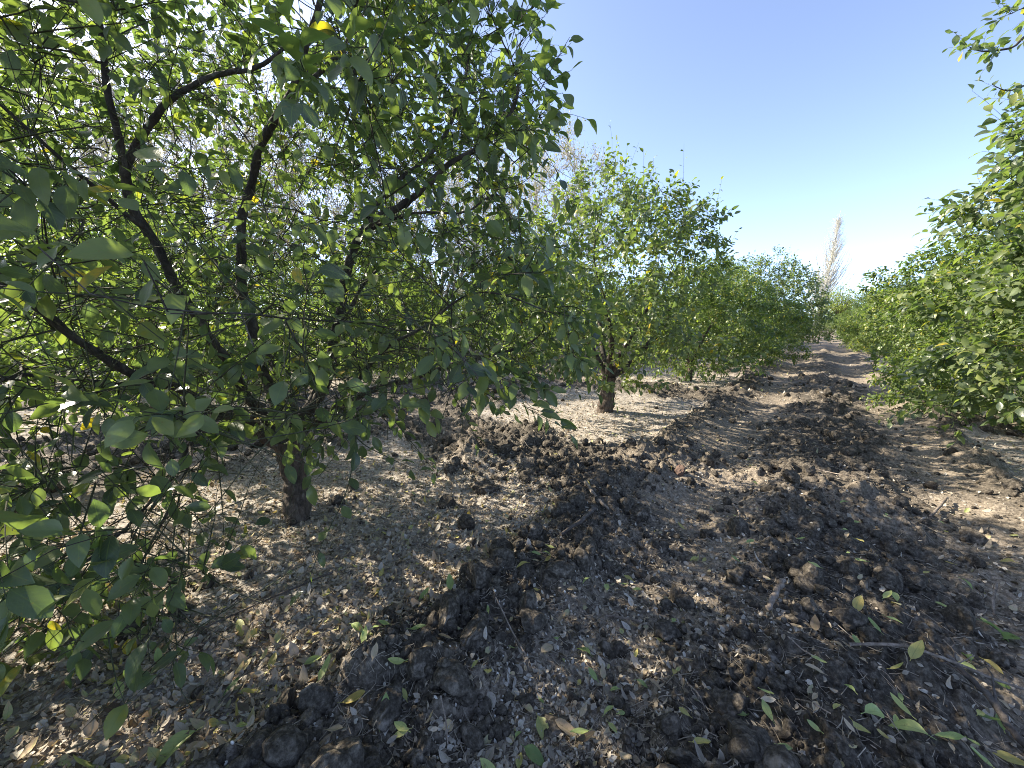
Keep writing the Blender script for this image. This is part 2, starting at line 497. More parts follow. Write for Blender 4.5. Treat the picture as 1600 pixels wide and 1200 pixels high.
# ------------------------------------------------------------------ tree skeletons
def colonize(pos, par, lid, A, step, infl, kill, iters, rng, jit=0.18, trop=0.05):
    pos, par, lid = list(pos), list(par), list(lid)
    P = np.zeros((30000, 3)); n = len(pos); P[:n] = pos
    nch = np.zeros(30000, int)
    for p in par:
        if p >= 0: nch[p] += 1
    d = np.linalg.norm(A[:, None] - P[None, :n], axis=2)
    d[:, [i for i in range(n) if lid[i] == 0]] = 99          # nothing sprouts from the trunk itself
    ni, ndist = d.argmin(1), d.min(1)
    alive = np.ones(len(A), bool)
    for it in range(iters):
        act = alive & (ndist < infl)
        if not act.any() or n > 25000: break
        idx = ni[act]
        acc = np.zeros((n, 3)); np.add.at(acc, idx, norm(A[act] - P[idx]))
        u = np.unique(idx); u = u[nch[u] < 4]
        if not len(u): break
        dr = norm(norm(acc[u]) + rng.normal(0, jit, (len(u), 3)) + [0, 0, trop])
        new = P[u] + dr * step
        dd = np.linalg.norm(new[:, None] - P[None, :n], axis=2).min(1)
        ok = dd > 0.35 * step
        u, new = u[ok], new[ok]
        if not len(u): break
        m = len(u); P[n:n + m] = new
        nch[u] += 1
        par += list(u); lid += [lid[i] for i in u]
        dn = np.linalg.norm(A[:, None] - new[None], axis=2)
        bi, bd = dn.argmin(1), dn.min(1)
        up = bd < ndist
        ni[up] = n + bi[up]; ndist[up] = bd[up]
        n += m
        alive &= ndist > kill
    return P[:n].copy(), np.array(par), np.array(lid)


def radii(par, guide_r, tip, e):
    n = len(par)
    acc = np.zeros(n); has = np.zeros(n, bool)
    for i in range(n - 1, -1, -1):
        if not has[i]: acc[i] = tip ** e
        if par[i] >= 0:
            acc[par[i]] += acc[i]; has[par[i]] = True
    r = acc ** (1 / e)
    g = np.zeros(n); g[:len(guide_r)] = guide_r
    r = np.where(g > 0, np.minimum(np.maximum(r, g * 0.9), g * 1.15), r)
    for i in range(n):                                        # never thicker than the parent
        if par[i] >= 0: r[i] = min(r[i], r[par[i]] * 0.97)
    return r, ~has


def chains(par, r):
    kids = [[] for _ in par]
    for i, p in enumerate(par):
        if p >= 0: kids[p].append(i)
    out, stack = [], [(-1, 0)]
    while stack:
        p, i = stack.pop()
        c = [p] if p >= 0 else []
        while True:
            c.append(i)
            k = sorted(kids[i], key=lambda a: -r[a])
            if not k: break
            stack += [(i, a) for a in k[1:]]
            i = k[0]
        out.append(c)
    return out


def branch_meshes(P, par, lid, r, rng, rmin=0.0):
    """one Bag per limb id (0 = trunk)"""
    bags = {}
    for c in chains(par, r):
        for seg in split_by_limb(c, lid):
            if len(seg) < 2: continue
            pts = P[seg].copy(); rad = r[seg].copy()
            if len(rad) > 1: rad[0] = min(rad[0], rad[1] * 1.25)
            if len(seg) > 3:
                s = pts.copy(); s[1:-1] = 0.5 * pts[1:-1] + 0.25 * (pts[:-2] + pts[2:]); pts = s
            L = lid[seg[-1]]
            rr = rad.max()
            if rr < rmin: continue
            k = 12 if rr > 0.06 else 8 if rr > 0.02 else 5 if rr > 0.006 else 3
            if rr > 0.02 and len(seg) > 2:
                pts, rad = refine(pts, rad, 3)
                rad = rad * (1 + 0.07 * rng.normal(0, 1, len(rad)))
            v, q = tubes(pts[None], rad[None], k)
            if L == 0 and rr > 0.06:                           # gnarled trunk: ridges and knots
                pts, rad = refine(pts, rad, 3)
                k = 26
                v, q = tubes(pts[None], rad[None], k)
                cen = np.repeat(pts, k, 0); off = v - cen
                an = np.tile(np.arange(k) / k * 2 * np.pi, len(pts))
                gx, gy, hz = np.cos(an), np.sin(an), cen[:, 2]
                b_ = 0.20 * vnoise(gx * 2.2 + 9, gy * 2.2 + hz * 3.0, 5) + 0.30 * vnoise(gx * 5 + 3, gy * 5 + hz * 2.2, 6) + 0.16 * vnoise(gx * 11, gy * 11 + hz * 14, 7)
                v = cen + off * (1 + b_)[:, None]
            elif rr > 0.02:
                v = v + rng.normal(0, 0.035 * rr, v.shape)
            bags.setdefault(L, Bag()).add(v, q, m=0, r=rng.random())
    return bags


def split_by_limb(c, lid):
    out, cur = [], [c[0]]
    for a, b in zip(c[:-1], c[1:]):
        if lid[b] != lid[a] and lid[a] != 0 or (lid[a] == 0 and lid[b] != 0 and len(cur) > 1):
            out.append(cur); cur = [a]
        cur.append(b)
    out.append(cur)
    return out


def refine(p, r, k):
    n = len(p); t = np.linspace(0, n - 1, (n - 1) * k + 1)
    i = np.clip(t.astype(int), 0, n - 2); f = (t - i)[:, None]
    p0, p1, p2, p3 = p[np.maximum(i - 1, 0)], p[i], p[i + 1], p[np.minimum(i + 2, n - 1)]
    q = 0.5 * (2 * p1 + (p2 - p0) * f + (2 * p0 - 5 * p1 + 4 * p2 - p3) * f ** 2 + (3 * p1 - p0 - 3 * p2 + p3) * f ** 3)
    return q, np.interp(t, np.arange(n), r)


def guide(pos, par, lid, gr, pts, start, limb, r0, r1, step):
    """append a hand-set limb as nodes spaced about one step"""
    pts = np.asarray(pts, float)
    pts, _ = refine(np.vstack([pos[start], pts]), np.zeros(len(pts) + 1), 8)
    s = np.concatenate([[0], np.cumsum(np.linalg.norm(np.diff(pts, axis=0), axis=1))])
    n = max(2, int(s[-1] / step))
    prev, ids = start, []
    for k in range(1, n + 1):
        p = np.array([np.interp(s[-1] * k / n, s, pts[:, a]) for a in range(3)])
        pos.append(p); par.append(prev); lid.append(limb); gr.append(r0 + (r1 - r0) * k / n)
        prev = len(pos) - 1; ids.append(prev)
    return ids


def twig_batch(bag, P, gd, centre, rng, n_leaf, L, tmpl, tl=(0.10, 0.30), up=0.1, droop=0.25, rmaj=0.0022, lmat=0, tmat=1, bias=0.0, out=0.45, leafdroop=0.30, yellow=0.035):
    N = len(P)
    o = norm(P - centre)
    d = norm(gd * 0.55 + o * out + rng.normal(0, 0.5, (N, 3)) + [0, 0, up])
    ln = rng.uniform(*tl, N)
    m = 5
    t = np.linspace(0, 1, m)
    side = norm(np.cross(d, rng.normal(0, 1, (N, 3))))
    cv = rng.normal(0, 0.18, N); dr = rng.uniform(-0.1, droop, N)
    pts = P[:, None] + (d[:, None] * t[None, :, None] + side[:, None] * (cv[:, None] * t[None] ** 2)[..., None]) * ln[:, None, None]
    pts[..., 2] -= dr[:, None] * t[None] ** 2 * ln[:, None]
    rad = rmaj * (1 - 0.6 * t)[None] * np.ones((N, 1))
    v, q = tubes(pts, rad, 3)
    bag.add(v, q, m=tmat)
    # leaves
    k = np.arange(n_leaf)
    ft = 0.18 + 0.82 * (k + rng.uniform(-0.2, 0.2, (N, n_leaf))) / (n_leaf - 1)
    ft = np.clip(ft, 0.05, 1)
    fi = ft * (m - 1); i0 = np.clip(fi.astype(int), 0, m - 2); f = fi - i0
    ar = np.arange(N)[:, None]
    base = pts[ar, i0] * (1 - f)[..., None] + pts[ar, i0 + 1] * f[..., None]
    td = norm(pts[ar, i0 + 1] - pts[ar, i0])
    a0 = np.cross(td, side[:, None]); a1 = np.cross(td, a0)
    ph = rng.uniform(0, 6.3, (N, 1)) + k * 2.4 + rng.normal(0, 0.3, (N, n_leaf))
    rad_d = norm(a0) * np.cos(ph)[..., None] + norm(a1) * np.sin(ph)[..., None]
    tipf = (ft > 0.9)[..., None]
    ax = norm(td * np.where(tipf, 1.1, 0.55) + rad_d * np.where(tipf, 0.5, 0.9) - np.array([0, 0, 1.0]) * rng.uniform(-0.1, 2 * leafdroop, (N, n_leaf, 1)))
    nm = np.array([0, 0, 1.0]) + rng.normal(0, 0.42, (N, n_leaf, 3)) + o[:, None] * 0.3
    keep = rng.random((N, n_leaf)) < 0.9
    LL = L * rng.uniform(0.5, 1.22, (N, n_leaf))
    b_, a_, n_, l_ = base[keep], ax[keep], nm[keep], LL[keep]
    V, Q, UV, nv = leaves(b_, a_, n_, l_, rng, tmpl)
    tone = np.clip(rng.normal(0.38 + bias, 0.17, len(b_)), 0, 0.80)
    # young tips lighter, a few yellowing
    tone = np.clip(tone + 0.14 * np.broadcast_to(rng.normal(0, 1, (N, 1)), (N, n_leaf))[keep], 0, 0.82)
    yl = rng.random(len(b_)) < yellow
    tone[yl] = rng.uniform(0.84, 1.0, yl.sum())
    bag.add(V, Q, m=lmat, uv=UV, r=np.repeat(tone, nv))
    # petioles
    pb = np.stack([b_, b_ + norm(a_) * (l_ * 0.13)[:, None]], 1)
    v, q = tubes(pb, np.full((len(b_), 2), 0.0011), 3)
    bag.add(v, q, m=lmat, uv=np.full((len(v), 2), 0.3), r=0.55)


def dome_points(n, rng, R, top, zc, zmin, seed, shell=0.45, lump=0.32):
    """attractors in a lumpy dome round the trunk"""
    out = []
    while sum(map(len, out)) < n:
        m = n * 4
        a = rng.uniform(0, 2 * np.pi, m); z = rng.uniform(zmin * 0.7, top * 1.08, m)
        lum = 1 + lump * 2 * fbm(np.cos(a) * 1.6 + z * 0.9, np.sin(a) * 1.6 - z * 0.4, seed, 3)
        tz = top * (1 + 0.5 * lump * fbm(np.cos(a) * 2, np.sin(a) * 2, seed + 7, 2))
        Rz = np.where(z > zc, R * np.sqrt(np.clip(1 - ((z - zc) / (tz - zc)) ** 2.2, 0, 1)), R * (0.86 + 0.14 * z / zc)) * lum
        zm = zmin * (1 + 0.9 * fbm(np.cos(a) * 1.8 + 5, np.sin(a) * 1.8, seed + 3, 2))
        rho = Rz * rng.random(m) ** shell
        ok = (z > zm) & (Rz > 0.05) & (rng.random(m) < Rz / (R * 1.2))
        out.append(np.stack([rho * np.cos(a), rho * np.sin(a), z], 1)[ok])
    return np.concatenate(out)[:n]


def grow_dome_tree(seed, R=2.15, top=3.7, zmin=0.55, nA=2000, kill=0.24, leaf=0.102, nl=8, extra=1.8, trunk_h=0.62, mat=None, sprout=0, bias=0.0, lump=0.2, tr=0.115, lean=(0.05, 0.0)):
    rng = np.random.default_rng(seed)
    pos, par, lid, gr = [np.array([0, 0, -0.12])], [-1], [0], [tr * 1.45]
    n = 6
    for k in range(1, n + 1):
        t = k / n
        pos.append(np.array([lean[0] * t + 0.01 * rng.normal(), lean[1] * t + 0.01 * rng.normal(), -0.12 + (trunk_h + 0.12) * t])); par.append(k - 1); lid.append(0)
        gr.append(tr * (1.0 + 0.35 * math.exp(-5 * t) + 0.12 * t))
    nlimb = 5
    for l in range(nlimb):
        a = l / nlimb * 2 * np.pi + rng.normal(0, 0.25) + seed
        el = math.radians(rng.uniform(30, 62)); ln = rng.uniform(0.8, 1.2)
        d = np.array([math.cos(a) * math.cos(el), math.sin(a) * math.cos(el), math.sin(el)])
        b = pos[-1 if l == 0 else n]
        p1 = b + d * ln * 0.3 - [0, 0, 0.03]; p2 = b + d * ln * 0.65 + rng.normal(0, 0.05, 3); p3 = b + d * ln + rng.normal(0, 0.08, 3) + [0, 0, 0.1]
        guide(pos, par, lid, gr, [p1, p2, p3], n, l + 1, tr * 0.52, tr * 0.30, 0.13)
    A = dome_points(nA, rng, R, top, top * 0.42, zmin, seed * 13)
    P, pr, li = colonize(pos, par, lid, A, 0.13, 1.0, kill, 90, rng)
    r, tip = radii(pr, np.array(gr), 0.0021, 2.25)
    bags = branch_meshes(P, pr, li, r, rng)
    gd = norm(P - P[np.maximum(pr, 0)] + 1e-6)
    cand = np.where(tip | ((r < 0.0075) & (li > 0)))[0]
    w = np.linalg.norm(P[cand, :2], axis=1) / R + np.maximum(P[cand, 2] - 1, 0) / top
    w = np.clip(w, 0.15, 1) ** 1.2 + tip[cand] * 0.8
    nt = int(len(cand) * extra)
    pick = rng.choice(cand, nt, p=w / w.sum())
    crown = Bag()
    ctr = np.array([0, 0, top * 0.4])
    twig_batch(crown, P[pick], gd[pick], ctr, rng, nl, leaf, LEAF_MID, bias=bias, tl=(0.12, 0.34))
    if sprout:
        c2 = cand[(P[cand, 2] > top * 0.74)]
        pk = rng.choice(c2, sprout)
        twig_batch(crown, P[pk], np.tile([[0, 0, 1.0]], (sprout, 1)), ctr, rng, 9, leaf * 0.8, LEAF_MID, tl=(0.35, 0.75), up=1.3, droop=0.0, out=0.15, bias=bias + 0.1, yellow=0.16)
    meshes = {'trunk': bags[0].mesh('trunk', [M_TRUNK]), 'crown': crown.mesh('crown', [mat or M_LEAF, M_TWIG]),
              'limb': [bags[l].mesh('limb', [M_BARK]) for l in sorted(bags) if l]}
    print('dome', seed, len(P), nt, round(time.time() - T0, 1))
    return meshes


def ordinal(k):
    return ['first', 'second', 'third', 'fourth', 'fifth', 'sixth', 'seventh', 'eighth', 'ninth', 'tenth', 'eleventh', 'twelfth', 'thirteenth', 'fourteenth', 'fifteenth', 'sixteenth', 'seventeenth', 'eighteenth', 'nineteenth', 'twentieth'][k]


def place_tree(meshes, x, y, rot, sc, label, group, name='citrus_tree', cat='citrus tree'):
    root = obj(name, None, None, (x, y, float(gz([x], [y])[0]) - 0.02), rot, sc)
    root.empty_display_size = 0.3
    tag(root, label, cat, group)
    obj('trunk', meshes['trunk'], root)
    for m in meshes['limb']:
        obj('limb', m, root)
    obj('crown', meshes['crown'], root)
    return root


# ------------------------------------------------------------------ the big tree in front (limbs follow the photograph)
def front_tree():
    rng = np.random.default_rng(4)
    base = ground_xy(465, 800, 0.05); base[2] = 0
    L = lambda pts: [at(*p) - base for p in pts]
    pos, par, lid, gr = [np.array([0.0, 0, -0.12])], [-1], [0], [0.17]
    tp = [np.array([0, 0, 0.0]), at(463, 760, 2.9) - base, at(455, 725, 2.9) - base, at(446, 690, 2.88) - base]
    ids = guide(pos, par, lid, gr, tp, 0, 0, 0.125, 0.105, 0.07)
    for i in range(len(ids)):
        gr[ids[i]] = 0.090 + 0.04 * math.exp(-i * 0.6) + 0.018 * (i / len(ids)) ** 2
    f = ids[-1]; f2 = ids[-2]
    g = lambda pts, st, limb, r0, r1: guide(pos, par, lid, gr, L(pts), st, limb, r0, r1, 0.11)
    g_ = g
    g = lambda pts, st, limb, r0, r1: g_(pts, st, limb, r0 * 0.78, r1 * 0.80)
    a = g([(480, 650, 2.85), (512, 590, 2.8), (535, 480, 2.7), (546, 395, 2.65), (580, 345, 2.6)], f, 1, 0.062, 0.042)
    g([(640, 318, 2.55), (700, 262, 2.5), (752, 232, 2.48), (790, 195, 2.5), (815, 140, 2.5)], a[-1], 1, 0.036, 0.014)
    g([(600, 300, 2.72), (655, 258, 2.85), (700, 200, 2.95), (730, 120, 3.0)], a[-1], 1, 0.028, 0.012)
    g([(650, 330, 2.75), (720, 335, 2.85), (780, 300, 2.95)], a[-2], 1, 0.02, 0.008)
    b = g([(432, 640, 2.9), (402, 560, 2.95), (380, 440, 2.95), (386, 310, 2.9), (415, 210, 2.8), (455, 150, 2.7)], f, 2, 0.065, 0.038)
    g([(475, 100, 2.65), (500, 20, 2.6), (520, -60, 2.55), (560, -170, 2.5)], b[-1], 2, 0.033, 0.012)
    g([(500, 110, 2.85), (535, 75, 2.95), (570, 0, 3.05), (640, -60, 3.1)], b[-1], 2, 0.027, 0.011)
    c = g([(415, 650, 2.8), (345, 560, 2.6), (270, 430, 2.42), (215, 340, 2.32), (196, 292, 2.28)], f2, 3, 0.055, 0.036)
    g([(202, 262, 2.28), (255, 175, 2.28), (330, 120, 2.3), (405, 112, 2.4), (470, 60, 2.4)], c[-1], 3, 0.031, 0.011)
    g([(190, 210, 2.2), (165, 120, 2.18), (150, 20, 2.15), (120, -90, 2.1)], c[-1], 3, 0.029, 0.012)
    g([(120, 270, 2.0), (40, 200, 1.9), (-40, 120, 1.8)], c[-3], 3, 0.02, 0.008)
    d = g([(400, 672, 2.75), (330, 640, 2.45), (255, 605, 2.15), (190, 578, 1.95), (120, 530, 1.8), (55, 478, 1.68), (-20, 440, 1.55)], f2, 4, 0.05, 0.02)
    g([(150, 600, 1.75), (60, 590, 1.6), (-40, 600, 1.45)], d[len(d) // 2], 4, 0.018, 0.007)
    e = g([(392, 668, 2.7), (352, 652, 2.45), (310, 672, 2.2), (275, 742, 2.0)], f2, 5, 0.034, 0.015)
    g([(225, 800, 1.75), (170, 850, 1.55), (110, 905, 1.4)], e[-1], 5, 0.013, 0.005)
    g([(300, 720, 1.95), (240, 840, 1.65), (205, 930, 1.5)], e[-3], 5, 0.012, 0.005)
    g([(500, 660, 3.0), (560, 620, 3.15), (650, 590, 3.25), (740, 560, 3.4), (830, 540, 3.5)], f, 6, 0.045, 0.016)
    g([(455, 640, 3.2), (420, 560, 3.6), (380, 470, 4.0), (330, 400, 4.3)], f, 7, 0.05, 0.02)
    g([(500, 600, 3.3), (540, 500, 3.7), (590, 420, 4.1)], f, 8, 0.045, 0.02)
    g([(530, 640, 2.55), (590, 560, 2.3), (650, 520, 2.15), (700, 480, 2.1)], f, 9, 0.03, 0.01)
    # the cut limb stub beside the fork
    st = g([(412, 690, 2.80), (396, 668, 2.74), (400, 645, 2.72)], f2, 10, 0.050, 0.045)
    # attractors
    A = []
    R0, F0 = -1.73, 2.89
    while sum(map(len, A)) < 3800:
        m = 12000
        a_ = rng.uniform(0, 2 * np.pi, m); z = rng.uniform(0.2, 4.15, m)
        lum = 1 + 0.36 * fbm(np.cos(a_) * 1.7 + z * 0.8, np.sin(a_) * 1.7 - z * 0.4, 77, 3)
        Rz = np.where(z > 1.7, 2.42 * np.sqrt(np.clip(1 - ((z - 1.7) / 2.45) ** 2.6, 0, 1)), 2.42) * lum
        cdir, sdir = np.cos(a_), np.sin(a_)
        rdir, fdir = cdir * cY + sdir * sY, -cdir * sY + sdir * cY     # in camera right / forward terms
        low = sstep(0.70, 0.95, rdir * -0.36 + fdir * -0.93)
        left = sstep(0.2, 0.8, -rdir)
        zm = 1.02 - 0.72 * low - 0.28 * left * (1 - low)
        rho = Rz * rng.random(m) ** 0.42
        zm = np.where(low > 0.3, np.where(rho < 1.1, 0.8, zm), zm)
        ok = (z > zm) & (Rz > 0.05)
        p = np.stack([rho * cdir, rho * sdir, z], 1)
        R_, F_ = R0 + rho * rdir, F0 + rho * fdir
        # keep clear of the camera and of the open sky window right of the crown
        upc, fw = z - CAM_H, F_
        dep = fw * cP - upc * sP
        px = 800 + F_PX * R_ / np.maximum(dep, 0.1)
        py = 600 - F_PX * (upc * cP + fw * sP) / np.maximum(dep, 0.1)
        lim = np.interp(py, [-600, 0, 60, 150, 230, 300, 340, 420, 500, 580, 640, 700], [760, 850, 880, 860, 850, 790, 760, 880, 930, 900, 760, 640])
        ok &= (px < lim) | (dep < 0.1)
        ok &= np.hypot(R_, F_) > 1.05
        # window through which the trunk and the litter show
        win = (px > 395) & (px < 700) & (py > 690) & (dep < 2.9)
        ok &= ~win
        ok &= ~((dep < 2.25) & (py < 400) & (px > 130) & (rng.random(m) < 0.68))
        A.append(p[ok])
    A = np.concatenate(A)[:3800]
    def region(n, x0, x1, y0, y1, f0, f1):
        return np.array([at(rng.uniform(x0, x1), rng.uniform(y0, y1), rng.uniform(f0, f1)) - base for _ in range(n)])
    A = np.vstack([A, region(420, -60, 330, 540, 1030, 1.2, 1.9), region(140, 330, 620, 480, 660, 1.8, 2.6), region(230, 600, 890, 380, 580, 2.6, 3.6),
                   region(130, 500, 850, -40, 240, 2.2, 3.0), region(110, 380, 620, 590, 695, 1.8, 2.5), region(260, 0, 700, 300, 620, 1.7, 2.5)])
    for i in range(len(pos)):                                          # crooked wood
        if lid[i] not in (0, 10):
            pos[i] = pos[i] + rng.normal(0, 0.016, 3)
    P, pr, li = colonize(pos, par, lid, A, 0.11, 0.8, 0.17, 110, rng, jit=0.22, trop=0.02)
    r, tip = radii(pr, np.array(gr), 0.0016, 2.2)
    tip[st[-1]] = False
    bags = branch_meshes(P, pr, li, r, rng)
    gd = norm(P - P[np.maximum(pr, 0)] + 1e-6)
    cand = np.where((tip | (r < 0.0055)) & (li > 0) & (li != 10))[0]
    w = np.clip(np.linalg.norm(P[cand, :2], axis=1) / 2.3 + np.maximum(P[cand, 2] - 1.6, 0) / 3.5, 0.12, 1) ** 1.4 + tip[cand] * 0.7
    nt = int(len(cand) * 1.25)
    pick = rng.choice(cand, nt, p=w / w.sum())
    wp = P[pick] + base                                                # nothing in the camera's face
    far = np.linalg.norm(wp - [0, 0, CAM_H], axis=1) > 1.38
    pick = pick[far]
    crown = Bag()
    ctr = np.array([0, 0, 1.7])
    twig_batch(crown, P[pick], gd[pick], ctr, rng, 6, 0.100, LEAF_FINE, tl=(0.10, 0.30), droop=0.4, leafdroop=0.35)
    # bare dead twigs inside
    inner = rng.choice(np.where((r < 0.02) & (li > 0) & (li != 10) & (np.hypot(P[:, 0], P[:, 1]) < 1.85) & (P[:, 2] < 3.4))[0], 3800)
    dd = norm(gd[inner] * 0.5 + rng.normal(0, 0.7, (3800, 3)))
    t = np.linspace(0, 1, 5)
    pts = P[inner][:, None] + dd[:, None] * (t[None, :, None] * rng.uniform(0.12, 0.55, (3800, 1, 1))) + rng.normal(0, 0.008, (3800, 5, 3)) * t[None, :, None]
    v, q = tubes(pts, np.linspace(0.0034, 0.0010, 5)[None] * np.ones((3800, 1)), 3)
    crown.add(v, q, m=1)
    # hand-set sprays that hang in front of the trunk and at the sky edge
    sprays = [([(560, 650, 2.0), (545, 760, 1.8), (505, 850, 1.68), (478, 925, 1.6)], 6, 0.085, 0.35),
              ([(470, 640, 2.0), (520, 690, 1.85), (525, 600, 1.8), (522, 560, 1.78)], 12, 0.098, 0.62),
              ([(530, 640, 1.9), (560, 690, 1.8), (600, 715, 1.75), (655, 740, 1.75)], 8, 0.085, 0.4),
              ([(600, 640, 2.2), (640, 690, 2.1), (680, 740, 2.05)], 7, 0.08, 0.35),
              ([(690, 590, 2.6), (725, 650, 2.5), (750, 700, 2.5)], 8, 0.08, 0.35),
              ([(330, 650, 2.0), (345, 760, 1.8), (350, 840, 1.7)], 7, 0.09, 0.4),
              ([(430, 660, 2.3), (455, 620, 2.1), (470, 590, 1.95), (500, 575, 1.85)], 12, 0.095, 0.45),
              ([(400, 650, 2.2), (410, 600, 2.0), (400, 560, 1.9), (370, 570, 1.8)], 11, 0.092, 0.4),
              ([(480, 680, 2.2), (500, 650, 2.05), (545, 640, 1.95), (570, 665, 1.9)], 11, 0.09, 0.5),
              ([(380, 640, 2.1), (420, 655, 1.95), (450, 640, 1.88), (490, 700, 1.85)], 11, 0.09, 0.4),
              ([(360, 640, 2.0), (330, 690, 1.8), (300, 780, 1.65), (330, 860, 1.6)], 11, 0.09, 0.4),
              ([(300, 640, 1.9), (240, 660, 1.7), (165, 690, 1.55)], 8, 0.095, 0.5),
              ([(770, 230, 2.5), (825, 175, 2.4), (868, 100, 2.35), (890, 62, 2.3)], 10, 0.09, 0.4),
              ([(800, 260, 2.5), (850, 215, 2.4), (878, 170, 2.35)], 8, 0.09, 0.45),
              ([(770, 300, 2.6), (815, 290, 2.5), (850, 255, 2.45)], 7, 0.09, 0.45),
              ([(760, 60, 2.5), (810, 30, 2.4), (845, 5, 2.35)], 6, 0.08, 0.4),
              ([(745, 285, 2.5), (775, 320, 2.45), (790, 350, 2.45), (830, 400, 2.5)], 6, 0.08, 0.5),
              ([(150, 760, 1.55), (120, 860, 1.4), (100, 950, 1.3), (130, 1030, 1.25)], 11, 0.085, 0.35),
              ([(230, 800, 1.6), (200, 880, 1.5), (240, 960, 1.42)], 10, 0.085, 0.35),
              ([(60, 800, 1.45), (40, 900, 1.3), (30, 985, 1.22)], 10, 0.085, 0.35),
              ([(280, 780, 1.7), (270, 880, 1.55), (290, 935, 1.5)], 8, 0.085, 0.35)]
    for pl, nl, lf, tone in sprays:
        pp, _ = refine(np.array(L(pl)), np.zeros(len(pl)), 5)
        v, q = tubes(pp[None], np.linspace(0.004, 0.0012, len(pp))[None], 5)
        crown.add(v, q, m=1)
        ft = np.linspace(0.3, 1.0, nl) * (len(pp) - 1)
        i0 = np.clip(ft.astype(int), 0, len(pp) - 2)
        b_ = pp[i0] + (pp[i0 + 1] - pp[i0]) * (ft - i0)[:, None]
        td = norm(pp[i0 + 1] - pp[i0])
        rd = norm(np.cross(td, rng.normal(0, 1, (nl, 3))))
        ax = norm(td * 0.5 + rd * 0.9 + [0, 0, -0.25])
        nm = np.array([0, 0, 1.0]) + rng.normal(0, 0.4, (nl, 3))
        V, Q, UV, nv = leaves(b_, ax, nm, lf * rng.uniform(0.8, 1.15, nl), rng, LEAF_FINE)
        tn = np.clip(rng.normal(tone, 0.1, nl), 0, 0.82)
        if tone > 0.6: tn[nl // 2] = 1.0
        crown.add(V, Q, m=0, uv=UV, r=np.repeat(tn, nv))
    root = obj('citrus_tree', None, None, (base[0], base[1], float(gz([base[0]], [base[1]])[0])))
    tag(root, 'big dark green citrus tree nearest the camera with hanging sprays and low forked trunk', 'citrus tree', 'citrus trees along the left edge of the path')
    obj('trunk', bags[0].mesh('trunk', [M_TRUNK]), root)
    for l in sorted(bags):
        if l: obj('limb', bags[l].mesh('limb', [M_TRUNK if l == 10 else M_BARK]), root)
    obj('crown', crown.mesh('crown', [M_LEAF, M_TWIG]), root)
    print('front tree', len(P), nt, round(time.time() - T0, 1))


front_tree()

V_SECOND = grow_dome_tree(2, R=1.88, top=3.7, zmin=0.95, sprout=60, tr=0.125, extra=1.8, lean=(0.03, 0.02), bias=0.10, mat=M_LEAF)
V_B = grow_dome_tree(5, R=1.85, top=3.7, zmin=0.42, sprout=30, extra=2.3, bias=0.11, mat=M_LEAF2)  # here and next two: mat and bias paint sunlit yellow-green into leaf tones
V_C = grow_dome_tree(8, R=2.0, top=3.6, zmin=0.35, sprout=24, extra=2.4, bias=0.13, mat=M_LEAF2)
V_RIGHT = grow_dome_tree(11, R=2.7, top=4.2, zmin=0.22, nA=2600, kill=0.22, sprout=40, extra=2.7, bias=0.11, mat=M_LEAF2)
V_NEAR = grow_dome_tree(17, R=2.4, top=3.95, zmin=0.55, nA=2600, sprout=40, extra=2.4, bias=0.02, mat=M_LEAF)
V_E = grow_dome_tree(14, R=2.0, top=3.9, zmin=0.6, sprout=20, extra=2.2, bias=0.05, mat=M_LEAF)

rt = np.random.default_rng(99)
G_LEFT = 'citrus trees along the left edge of the path'
G_RIGHT = 'citrus trees along the right edge of the path'
b2 = ground_xy(945, 640, 0.03)
place_tree(V_SECOND, b2[0], b2[1], 0.4, 1.0, 'second citrus tree on the left of the path with a bare brown forked trunk', G_LEFT)
b3 = ground_xy(1075, 592, 0.03)
place_tree(V_B, b3[0], b3[1], 1.1, 0.86, 'third citrus tree on the left of the path, its crown low over the trunk', G_LEFT)
left_y = [15.6, 20.6, 26.2, 31.2, 36.2, 41.2, 46.2]
for k, y in enumerate(left_y):
    v = (V_C, V_E, V_B, V_C)[k % 4]
    place_tree(v, (-2.5, -2.35, -2.7, -2.6, -2.7, -2.5, -2.4)[k], y, rt.uniform(0, 6.28), (0.92, 1.14, 0.74, 0.8, 0.7, 0.75, 0.7)[k], f'{ordinal(k + 3)} citrus tree counted along the left edge of the dirt path', G_LEFT)
right_y = [9.9, 15.2, 20.6, 25.6, 30.6, 35.6, 40.6, 45.6]
near_right = place_tree(V_NEAR, 3.05, 5.7, 0.0, 1.0, 'citrus tree at the right edge whose few twigs reach into the blue sky', G_RIGHT)


def sprays_on(root, limbs, seed, leaf=0.10):
    rng = np.random.default_rng(seed)
    base = np.array(root.location)
    bag, lf = Bag(), Bag()
    for start, pl, r0, nl in limbs:
        pts = np.array(([np.array(start)] if start is not None else []) + [at(*p) - base for p in pl])
        pp, _ = refine(pts, np.zeros(len(pts)), 5)
        v, q = tubes(pp[None], np.linspace(r0, 0.0018, len(pp))[None], 6); bag.add(v, q)
        if nl:
            k = rng.integers(len(pp) // 2, len(pp), nl)
            gd = norm(pp[np.minimum(k + 1, len(pp) - 1)] - pp[k - 1])
            twig_batch(lf, pp[k], gd, np.array([0, 0, 1.8]), rng, 5, leaf, LEAF_FINE, tl=(0.08, 0.2), bias=0.05, yellow=0.05)
    obj('limb', bag.mesh('limb', [M_BARK]), root)
    obj('sprays', lf.mesh('sprays', [M_LEAF, M_TWIG]), root)


